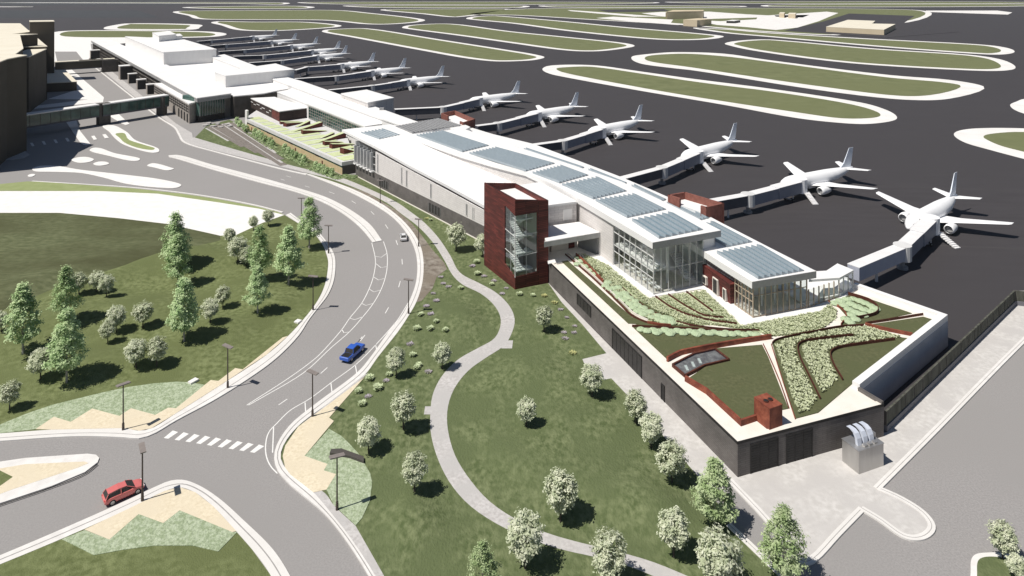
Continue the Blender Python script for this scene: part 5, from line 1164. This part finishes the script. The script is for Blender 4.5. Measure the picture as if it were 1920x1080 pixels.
# ================================================================ CARS
def make_car(name, label, body, kind):
    t = thing(name, label, 'car')
    ln = {'hatch':4.3, 'pickup':5.2, 'sedan':4.6}[kind]; L2_ = ln/2
    if kind == 'hatch': sec = [(-1,.45,.72,.80),(-.94,.32,.95,.86),(-.6,.25,.98,.9),(0,.23,.96,.9),(.5,.25,.95,.9),(.8,.3,.86,.86),(.95,.34,.76,.78),(1,.45,.62,.66)]; cab_ = [(-.93,.95,.74),(-.80,1.42,.62),(-.3,1.52,.62),(.12,1.46,.60),(.52,.97,.72)]
    elif kind == 'pickup': sec = [(-1,.5,.95,.84),(-.96,.4,1.02,.92),(-.5,.35,1.02,.93),(0,.33,1.0,.93),(.45,.35,1.05,.93),(.85,.4,.98,.9),(.97,.42,.86,.84),(1,.5,.7,.76)]; cab_ = [(-.42,1.0,.84),(-.34,1.62,.70),(.0,1.70,.70),(.18,1.66,.68),(.46,1.05,.80)]
    else: sec = [(-1,.45,.78,.76),(-.95,.32,.92,.84),(-.6,.25,.95,.88),(0,.23,.93,.88),(.5,.25,.90,.88),(.85,.3,.80,.84),(.97,.34,.70,.76),(1,.45,.6,.66)]; cab_ = [(-.78,.92,.72),(-.48,1.36,.60),(-.1,1.43,.60),(.15,1.38,.58),(.5,.93,.70)]
    def rr_(x, z0, z1, w_): return [(x,-w_*.9,z0),(x,-w_,z0+.15),(x,-w_,(z0+z1)/2+.05),(x,-w_*.93,z1-.05),(x,-w_*.8,z1),(x,w_*.8,z1),(x,w_*.93,z1-.05),(x,w_,(z0+z1)/2+.05),(x,w_,z0+.15),(x,w_*.9,z0)]
    b = MB().loft([rr_(s*L2_,a,c,d) for s,a,c,d in sec]).build('body', body, t)
    MB().loft([[(x*L2_,-w_,z-.5 if i in (0,4) else z-.0),(x*L2_,-w_*.95,z),(x*L2_,w_*.95,z),(x*L2_,w_,z-.5 if i in (0,4) else z)] for i,(x,z,w_) in enumerate(cab_)]) if 0 else None
    zb = cab_[0][1]-.05
    gh = MB()
    rings = []
    for (x,z,w_) in cab_:
        k = w_ if z > 1.2 else w_; rings.append([(x*L2_,-.78 if kind!='pickup' else -.86,zb),(x*L2_,-k,z-.06 if z>1.2 else z),(x*L2_,-k*.9,z),(x*L2_,k*.9,z),(x*L2_,k,z-.06 if z>1.2 else z),(x*L2_,.78 if kind!='pickup' else .86,zb)])
    gh.loft(rings).build('windows', 'door', t)
    rf = MB(); a, bb_, c = cab_[1], cab_[2], cab_[3]
    rf.loft([[(x*L2_,-w_*1.01,z-.07),(x*L2_,-w_*.85,z+.03),(x*L2_,w_*.85,z+.03),(x*L2_,w_*1.01,z-.07)] for x,z,w_ in (a,bb_,c)]).build('roof', body, t)
    for sg in (-1,1):
        for (i0,i1) in ((0,1),(3,4)):
            x0,z0,w0 = cab_[i0]; x1,z1,w1 = cab_[i1]; p = MB(); p.tube((x0*L2_,sg*(w0 if z0>1.2 else .8),z0),(x1*L2_,sg*(w1 if z1>1.2 else .8),z1) , .05, n=5); p.build('pillar', body, t)
        p = MB(); xm = (cab_[2][0]*.6)*L2_; p.tube((xm,sg*.8,zb),(xm,sg*.63,cab_[2][1]-.04), .045, n=5); p.build('pillar', body, t)
    for sx in (-.62,.62):
        for sg in (-1,1):
            w_ = MB(); y = sg*.80; w_.tube((sx*L2_,y-.11,.34),(sx*L2_,y+.11,.34), .35, n=18); wo = w_.build('wheel', 'rubber', t)
            MB().tube((sx*L2_,y+sg*.10,.34),(sx*L2_,y+sg*.125,.34), .22, n=12).build('rim', 'steel', wo)
    for sg in (-1,1):
        MB().box(L2_*.93,L2_*.985,sg*.6-.16,sg*.6+.16,.58,.72).build('headlight', 'whiteroof', t)
        MB().box(-L2_*.995,-L2_*.95,sg*.64-.12,sg*.64+.12,.66,.84).build('tail_light', mat('tail_light_red', (.4,.02,.02), (.45,.03,.03)), t)
        MB().box(.30*L2_,.38*L2_,sg*.98-.1,sg*.98+.06,.95,1.08).build('mirror', body, t)
    if kind == 'pickup':
        MB().box(-L2_*.93,-L2_*.44,-.72,.72,1.025,1.035).build('load_bed', 'dark', t)
    return t
red = mat('coral_car_paint', (.60,.155,.15), (.64,.175,.165), .5, .25, spec=.6); blue = mat('blue_car_paint', (.035,.11,.48), (.045,.13,.54), .5, .25, spec=.6); wht = mat('silver_car_paint', (.66,.66,.67), (.70,.70,.71), .5, .3)
def between(o, rear, front, z=.03):
    a = G(*rear); b = G(*front); c = (a+b)/2; d = b-a; o.location = (c.x, c.y, z); o.rotation_euler = (0,0,math.atan2(d.y,d.x)); return d.length
pk = None; c1 = make_car('hatchback', 'coral red hatchback driving beside the lamp at the lower left junction', red, 'hatch'); print('car', between(c1, (202,943), (260,917)))
c2 = make_car('pickup_truck', 'blue crew cab pickup truck driving up the right lane', blue, 'pickup'); print('car', between(c2, (645,682), (677,653)))
c3 = make_car('saloon_car', 'small silver white saloon on the curve by the bare soil', wht, 'sedan'); print('car', between(c3, (757.5,456.5), (755.5,440)))
c1.scale = (.97,.97,.9); c2.scale = (.95,)*3; c3.scale = (.85,)*3
# ================================================================ LAMPS
def make_lamp():
    t = thing('street_lamp', 'x', 'street lamp', (0,0,0), 0, 'street lamps along the curving road')
    MB().tube((0,0,0),(0,0,6.0), .10, .075, 8).build('pole', 'pole', t); MB().tube((0,0,0),(0,0,.9), .17, .15, 10).build('base', 'pole', t)
    m = Matrix.Translation((0,0,6.05)) @ Matrix.Rotation(R(6),4,'Y')
    MB().box(-.85,.85,-.3,.3,-.05,.07,m).build('lamp_head', 'lamphead', t)
    MB().box(-.2,.2,-.08,.08,-.16,-.05,m).build('bracket', 'pole', t)
    return t
lp = make_lamp(); index_kids()
LAMPS = [((231,806),55,'street lamp in the gravel below the hill, left of the crosswalk'),((267,939),-55,'street lamp standing directly beside the coral red car'),((427,727),-25,'street lamp on the inner kerb above the crosswalk'),((587,581),0,'street lamp on the inner kerb of the bend, lowest tree shadow behind it'),((616,475),10,'street lamp at the inside of the bend with a tree shadow across its foot'),((565,418),20,'farthest street lamp on the inner kerb, behind a poplar'),((713,381),10,'farthest street lamp on the outer pavement, before the long wall'),((785,462),0,'street lamp in the bare soil near the silver car'),((766,588),-5,'street lamp at the lower end of the bare soil'),((586,781),-25,'street lamp at the outer kerb below the blue pickup'),((632,956),30,'street lamp in the round edged sage bed')]
for i, (p, a, lb) in enumerate(LAMPS):
    g = G(*p, .15)
    if i == 0: lp.location = g; lp.rotation_euler = (0,0,R(a)); lp['label'] = lb
    else: dup(lp, g, R(a), lb)
# ================================================================ TREES
def crown(n, fn, sz, seed, clumps=60, cs=.28, jit=.9):
    rnd = random.Random(seed); mb = MB(); C_ = []
    for i in range(clumps):
        C_.append(fn(rnd))
    per = n//clumps
    for c in C_:
        cc = Vector(c)
        for k in range(per):
            p = cc+Vector((rnd.gauss(0,cs),rnd.gauss(0,cs),rnd.gauss(0,cs*.8)))
            nrm = (Vector((rnd.uniform(-1,1),rnd.uniform(-1,1),rnd.uniform(-.2,1)))*.8+Vector((-.35,-.25,.45))+(p-Vector((0,0,cc.z*.8))).normalized()*.8).normalized()
            u = nrm.orthogonal().normalized(); v = nrm.cross(u); a = rnd.uniform(0,6.28); uu = u*math.cos(a)+v*math.sin(a); vv = nrm.cross(uu); s = sz*rnd.uniform(.6,1.3)
            mb.add([p-uu*s, p-vv*s*.5, p+uu*s, p+vv*s*.5], [(0,1,2,3)])
    return mb
def round_tree(seed):
    t = thing('round_tree', 'x', 'tree', (0,0,0), 0, 'small round pale trees')
    def fn(r):
        while True:
            x, y, z = r.uniform(-1,1), r.uniform(-1,1), r.uniform(-1,1); q = x*x+y*y+z*z
            if .18 < q < 1: break
        f = .55+.45*r.random()
        return (x*1.42, y*1.42, 2.85+z*1.65)
    crown(4200, fn, .145, seed, 105, .19).build('crown', 'leafpale', t)
    tr = MB(); rnd = random.Random(seed); tr.tube((0,0,-.3),(0,0,1.5), .11, .08, 7)
    for k in range(7):
        a = k*.9+rnd.random(); tr.tube((0,0,.9+.12*k),(math.cos(a)*.9,math.sin(a)*.9,2.2+.3*k), .05, .02, 5)
    tr.build('trunk', 'barkdk', t); return t
def poplar(seed, m, lab, RR=2.9):
    t = thing(lab, 'x', 'tree', (0,0,0), 0, 'tall poplars on the hill' if lab == 'poplar_tree' else 'conical trees by the service yard')
    def fn(r):
        z = r.random()**1.1; R_ = RR*(min(z/.18,1)**.6)*(1-z)**.64*(1+.10*math.sin(z*19+seed)); a = r.uniform(0,6.28); q = (.35+.65*r.random())*R_
        return (math.cos(a)*q, math.sin(a)*q, 2.3+z*7.9)
    crown(7600, fn, .19, seed, 170, .29).build('crown', m, t)
    tr = MB(); rnd = random.Random(seed); tr.tube((0,0,-.3),(0,0,9.0), .17, .04, 8)
    for k in range(14):
        a = k*2.4; z = 2.0+k*.48; l = 1.7*(1-k/17); tr.tube((0,0,z),(math.cos(a)*l,math.sin(a)*l,z+l*.8), .06, .02, 5)
    tr.build('trunk', 'bark', t); return t
RT = [round_tree(s) for s in (1,2,3)]; PT = [poplar(s, 'leafgreen', 'poplar_tree') for s in (11,12)]; CT = [poplar(s, 'leafbright', 'conical_tree', 4.1) for s in (21,)]
index_kids()
used = set()
def plant(protos, i, px, base, top, label, h0):
    g = G(px, base)
    for _ in range(4): g = G(px, base, hz(g.x, g.y))
    zt_ = H-(top-YH)*g.y/F; s = (zt_-g.z)/h0
    p = protos[i%len(protos)]; rz = (i*2.399)%6.283
    if p.name in used: return dup(p, g, rz, label, (s*random.uniform(.95,1.06),s*random.uniform(.95,1.06),s))
    used.add(p.name); p.location = g; p.rotation_euler = (0,0,rz); p.scale = (s,s,s); p['label'] = label; return p
POP = [(43,664,533,'poplar at the left edge of the hill with a bare white trunk'),(125,717,580,'front poplar of the overlapping left pair, lowest on the hill'),(124,606,500,'back poplar of the overlapping left pair'),(345,640,523,'poplar in the middle of the hill above the mound shadow'),(334,538,440,'front poplar of the middle overlapping pair on the hill'),(330,508,400,'tallest looking back poplar of the middle pair, against the white pavement'),(483,587,500,'front poplar of the right overlapping pair on the hill'),(487,525,425,'back poplar of the right overlapping pair on the hill'),(541,534,426,'poplar between the right pair and the inner kerb'),(580,465.5,371,'poplar farthest right, at the inner kerb of the bend')]
for i, (x, b, t_, lb) in enumerate(POP): plant(PT, i, x, b, t_, lb, 10.3)
for i, (x, b, t_, lb) in enumerate([(1340,992,862,'bright conical tree on the lawn corner by the service yard'),(1470,1090,952,'bright conical tree in front of the service yard at the bottom edge'),(905,1120,1018,'bright conical tree cut by the bottom edge, on the right lawn')]): plant(CT, i, x, b, t_, lb, 10.3)
RND = [(2,622,585,'round tree cut by the left edge of the hill'),(76,712,655,'round tree between the left edge poplar and the front poplar'),(18,768,713,'round tree nearest the sage bed at the left edge'),(218,623,574,'upper round tree of the stacked pair left of the middle poplars'),(202,643,601,'lower round tree of the stacked pair left of the middle poplars'),(268,615,565,'single round tree between the stacked pair and the middle poplar'),(255,691,637,'left round tree of the side by side pair low on the hill'),(294,688,632,'right round tree of the side by side pair low on the hill'),(181,548,508,'left round tree of the far pair near the field'),(200,557,515,'right round tree of the far pair near the field'),(148,552,511,'round tree partly behind the back left poplar'),(394,605,560,'lower round tree right of the middle poplar'),(418,577,536,'upper round tree right of the middle poplar'),(430,460,428,'round tree standing alone against the white pavement'),(446,492,443,'round tree left of the right poplar pair, larger'),(461,500,462,'round tree tucked behind the right poplar pair'),(475,432,405,'round tree at the corner of the white pavement, left one'),(503,424,392,'round tree at the corner of the white pavement, right one'),
 (855,471,420,'round tree by the long wall, left of the red tower'),(905,482,440,'round tree half hidden behind the red tower'),(1020,622,572,'round tree on the lawn just right of the path bend'),(829,692,644,'round tree left of the path, small and upper'),(743,707,653,'round tree among the flower clumps near the blue pickup'),(756,805,735,'round tree left of the path above its side step'),(691,850,785,'round tree nearest the round edged sage bed'),(777,921,850,'round tree in the lower left lawn inside the path curve'),(987,800,747,'round tree alone in the middle of the big lawn'),(1110,744,684,'round tree at the jog of the paving by the podium'),(1192,794,733,'farthest round tree of the row along the podium'),(1221,840,775,'second round tree of the row along the podium'),(1260,905,828,'nearest round tree of the row along the podium'),(1051,978,884,'round tree on the lower lawn between path and conical tree'),(985,1066,964,'round tree on the path at the bottom, left one'),(1142,1098,998,'round tree on the path at the bottom, right one'),(1263,1045,957,'round tree left of the lawn corner conical tree'),(1350,1117,997,'round tree below the lawn corner conical tree'),(1880,1048,980,'round tree in the corner parking island, upper'),(1908,1092,1042,'round tree in the corner parking island, lower')]
for i, (x, b, t_, lb) in enumerate(RND): plant(RT, i, x, b, t_, lb, 4.55)
# ================================================================ SHRUBS by the planted wing
def small_shrub(seed):
    def fn(r):
        a = r.uniform(0,6.28); z = r.random(); q = math.sqrt(r.random())*1.05*(1-z*.5); return (math.cos(a)*q, math.sin(a)*q, .25+z*1.7)
    return crown(700, fn, .22, seed, 40, .2)
sh = small_shrub(5).build('shrub', 'leafgreen'); first = True
groups = [('far', [(444,232),(450,238),(457,243),(463,248)]), ('second', [(478,254),(485,258),(491,262),(498,266),(505,270),(511,274)]), ('third', [(534,284),(541,288),(549,293),(556,297),(563,301),(570,305)]), ('near', [(592,316),(599,320),(607,323),(614,327),(622,330)])]
for gn, L_ in groups:
    for i, (x, y) in enumerate(L_):
        g = G(x, y, .14); lb = f'green shrub, {ORD[i]} from the far end of the {gn} shrub cluster by the tan wall'
        if first: o = sh; first = False
        else: o = sh.copy(); col.objects.link(o)
        o.location = g; o.rotation_euler = (0,0,i*1.3); s = random.uniform(.9,1.15); o.scale = (s,s,s*1.15); tag(o, lb, 'shrub', 'shrubs along the tan wall')
for i, (a, b) in enumerate((((468,250),(516,280)),((524,284),(578,312)),((583,316),(640,336)),((640,330),(668,333)))):
    A = G(*a,.14); B = G(*b,.14); d = (B-A).normalized(); nn = Vector((-d.y,d.x,0)); rnd = random.Random(i); mb = MB()
    for k in range(700):
        p = A.lerp(B, rnd.random())+nn*rnd.uniform(-1.6,1.2)+Vector((0,0,rnd.uniform(0,.35))); u = Vector((rnd.uniform(-1,1),rnd.uniform(-1,1),rnd.uniform(0,1.2))).normalized(); v = u.orthogonal().normalized(); s = .3
        mb.add([p-u*s, p-v*s*.5, p+u*s, p+v*s*.5], [(0,1,2,3)])
    o = mb.build('ground_cover', 'leafbright'); tag(o, ['low green ground cover under the second shrub cluster','low green ground cover under the third shrub cluster','low green ground cover under the near shrub cluster','low green ground cover at the foot of the glazed corner'][i], 'ground cover', kind='stuff')
# striped terraces and rocks on the lawn by the wing
for i, (a, b, w_) in enumerate((((386,241),(428,265),.5),((390,238),(456,276),1.1),((395,237),(470,281),.5),((400,236),(484,287),1.5),((406,235),(510,300),1.0),((411,234),(532,311),1.6),((417,233),(529,306),.6),((422,232),(527,300),1.5),((428,231),(518,288),.7),((434,231),(505,277),1.3),((439,230),(492,266),.6))):
    centreband('gravel_strip', [a, b], w_*1.5, .12, .17+.004*i, 'walk' if w_ < .8 else mat('brown_gravel', (.16,.14,.125), (.23,.205,.185), 1.5, .95), k=6)
for i, (x, y) in enumerate(((385,236),(392,233),(400,238),(408,234),(415,239),(424,235),(431,238))):
    g = G(x,y,.1); rnd = random.Random(i); mb = MB(); 
    P = [(math.cos(k)*rnd.uniform(.8,1.5), math.sin(k)*rnd.uniform(.7,1.2)) for k in (0,1,2,3.1,4.1,5.2)]
    mb.prism([Vector(p) for p in P], 0, rnd.uniform(.4,.8)); o = mb.build('boulder', 'walk'); o.location = g; tag(o, 'pale flat boulder in the group at the far end of the striped lawn', 'boulder', 'pale boulders at the end of the striped lawn')
# ================================================================ FLOWER CLUMPS on the right lawn
def clump(m, n, s_, seed, h):
    rnd = random.Random(seed); mb = MB()
    for k in range(n):
        a = rnd.uniform(0,6.28); q = math.sqrt(rnd.random())*.55; p = Vector((math.cos(a)*q, math.sin(a)*q, h*rnd.uniform(.1,1)*(1-q*.7))); u = Vector((math.cos(a),math.sin(a),rnd.uniform(.1,1.1))).normalized(); v = Vector((-math.sin(a),math.cos(a),0)); s = s_*rnd.uniform(.7,1.2)
        mb.add([p-u*s, p-v*s*.35, p+u*s, p+v*s*.35], [(0,1,2,3)])
    return mb.build('flower_clump', m)
fw_ = mat('pale_flower_leaves', (.42,.50,.28), (.62,.68,.46), 6, .9); fp = mat('lilac_petals', (.34,.30,.33), (.48,.43,.47), 6, .9); fy = mat('yellow_petals', (.42,.42,.17), (.52,.51,.24), 6, .9)
def c6(x, y): return (400+x/2.076, 560+y/2.076)
def c7(x, y): return (500+x/3.6, 300+y/3.6)
def c4(x, y): return (880+x/4.5, 320+y/4.5)
def c2b(x, y): return (1020+x/3.6, 460+y/3.6)
FLW = {'w': [c6(*p) for p in ((808,64),(793,122),(845,121),(867,92),(902,126),(777,224),(793,272),(683,299),(607,316),(642,354),(565,364),(578,414),(800,262),(636,345))]+[c7(*p) for p in ((1308,870),(1415,694),(1425,774),(1035,1052),(1105,408))]+[c4(*p) for p in ((60,779),(68,880),(190,965),(420,1050),(537,1060))],
       'p': [c6(*p) for p in ((847,62),(868,10),(767,178),(837,285),(671,321),(603,383),(830,30))]+[c7(*p) for p in ((1172,792),(1190,837),(1228,859),(1125,902),(1147,952),(1078,990),(1110,1042),(1387,719))]+[c4(*p) for p in ((25,805),(125,895),(210,932),(310,994),(275,1042))]+[c2b(*p) for p in ((113,437),(155,489),(205,547),(135,592),(205,592),(143,630))],
       'y': [c7(1080,398), c4(632,1058), c2b(5,345), c2b(70,390), c2b(190,732)]}
lab = {'w':'pale green leafy clump dotted on the right lawn','p':'low lilac flower clump dotted on the right lawn','y':'yellow flower clump near the building wall'}
for k, (m_, n, h, s_) in {'w':(fw_,110,.7,.24),'p':(fp,70,.2,.17),'y':(fy,60,.35,.16)}.items():
    o0 = clump(m_, n, s_, 3, h)
    for i, (x, y) in enumerate(FLW[k]):
        g = G(x, y, .14)
        for _ in range(3): g = G(x, y, hz(g.x, g.y))
        o = o0 if i == 0 else o0.copy()
        if i: col.objects.link(o)
        o.location = g; o.rotation_euler = (0,0,i*1.7); s = random.uniform(.8,1.15); o.scale = (s,s,s); tag(o, lab[k], 'flowers', {'w':'pale leafy clumps on the right lawn','p':'lilac flower clumps on the right lawn','y':'yellow flower clumps near the building'}[k])
# ================================================================ ROOF GARDEN PLANTING
def dome(seed):
    rnd = random.Random(seed); mb = MB(); n = 14; rings = []
    for (q, z) in ((1.0,.05),(1.04,.25),(.9,.48),(.6,.66),(.25,.74)):
        rings.append([(math.cos(2*math.pi*k/n)*q*rnd.uniform(.93,1.07), math.sin(2*math.pi*k/n)*q*rnd.uniform(.93,1.07), z*rnd.uniform(.92,1.08)) for k in range(n)])
    mb.loft(rings)
    for k in range(70):
        a = rnd.uniform(0,6.28); e = rnd.uniform(.05,1.5); p = Vector((math.cos(a)*math.cos(e)*1.02, math.sin(a)*math.cos(e)*1.02, math.sin(e)*.72+.03)); u = Vector((rnd.uniform(-1,1),rnd.uniform(-1,1),rnd.uniform(-.3,.8))).normalized(); v = u.orthogonal().normalized(); s = .10
        mb.add([p-u*s, p-v*s*.6, p+u*s, p+v*s*.6], [(0,1,2,3)])
    return mb.build('round_shrub', 'domeleaf')
d0 = dome(1); dfirst = True
def domes(L_, r, label, grp, z=4.4):
    global dfirst
    for i, (x, y) in enumerate(L_):
        g = G(x, y, z); o = d0 if dfirst else d0.copy()
        if not dfirst: col.objects.link(o)
        dfirst = False
        s = r*random.uniform(.9,1.1); o.location = g; o.scale = (s,s,s*.75); o.rotation_euler = (0,0,i*.9); tag(o, label, 'shrub', grp)
domes([c2b(*p) for p in ((220,90),(250,110),(285,145),(320,170),(350,195),(225,130),(415,280),(440,300),(470,295),(500,290),(430,255),(480,325),(515,335),(545,330),(505,355),(540,375),(580,360),(615,380),(580,400),(560,350),(630,410),(670,430),(600,425),(630,450),(670,470),(715,455),(725,490),(770,480),(770,505),(820,495),(810,520),(850,500),(860,525),(650,445),(690,455))], .72, 'round sage shrub in the cluster beside the long curved copper edging', 'round shrubs beside the left edging')
domes([c2b(655+ i*41, 572+ (8 if i%2 else 0)+i*1.6) for i in range(20)]+[c2b(760+ i*90, 595+(i%2)*6+i*.6) for i in range(6)], .72, 'round sage shrub in the long row above the pit window', 'round shrubs in the long row')
domes([(1566,570),(1576,566),(1588,563),(1600,562),(1612,566),(1622,570),(1633,575),(1640,580),(1634,586),(1620,582),(1608,577),(1596,572),(1582,574),(1592,582),(1605,588),(1618,592),(1596,592),(1586,600),(1594,606),(1604,600)], .82, 'round sage shrub in the bed beside the glass vestibule', 'round shrubs beside the vestibule')
def tufts(name, px, n, label, hh=.3, m='tuft', s_=.13, holes=(), lim=None):
    P = [V2(*G(x,y,4.4)[:2]) for x,y in px]; rnd = random.Random(len(px)*n); mb = MB()
    x0 = min(p.x for p in P); x1 = max(p.x for p in P); y0 = min(p.y for p in P); y1 = max(p.y for p in P); c = 0
    while c < n:
        q = Vector((rnd.uniform(x0,x1), rnd.uniform(y0,y1)))
        if not inside(q, P) or any(segdist(q, e_, False) < .55 for e_ in EDG): continue
        c += 1; h = hh*rnd.uniform(.7,1.3)
        for k in range(5):
            a = rnd.uniform(0,6.28); l = rnd.uniform(.4,1)*s_*2; t_ = Vector((q.x+math.cos(a)*l, q.y+math.sin(a)*l, 4.4+h)); b = Vector((q.x,q.y,4.38)); w_ = Vector((-math.sin(a),math.cos(a),0))*s_*.55
            mb.add([b-w_*.4, b+w_*.4, t_+w_, t_-w_], [(0,1,2,3)])
    o = mb.build(name, m); tag(o, label, 'ornamental grass', kind='stuff')
tufts('ornamental_grass', G1, 5200, 'pale feathery grass filling the large bed round the glass pavilions', .2)
B5 = [(1448,645),(1467,635),(1580,614),(1622,613.5),(1690,632),(1676,638),(1573,652),(1556,664),(1562,684),(1575,706),(1560,722),(1536,742),(1515,772),(1496,775),(1470,720)]
tufts('ornamental_grass', B5, 2300, 'pale bushy grass in the front right roof bed with hooked edgings', .26, 'tuft', .14)
# ================================================================ AIR
hzm = bpy.data.materials.new('haze'); hzm.use_nodes = True; n = hzm.node_tree.nodes; n.remove(n['Principled BSDF'])
pv_ = n.new('ShaderNodeVolumePrincipled'); pv_.inputs['Density'].default_value = .00005; pv_.inputs['Color'].default_value = (.82,.86,.92,1); pv_.inputs['Anisotropy'].default_value = .2
hzm.node_tree.links.new(pv_.outputs[0], n['Material Output'].inputs['Volume'])
MB().box(-2600, 2600, -60, 4200, -1, 66).build('haze', hzm)['kind'] = 'stuff'
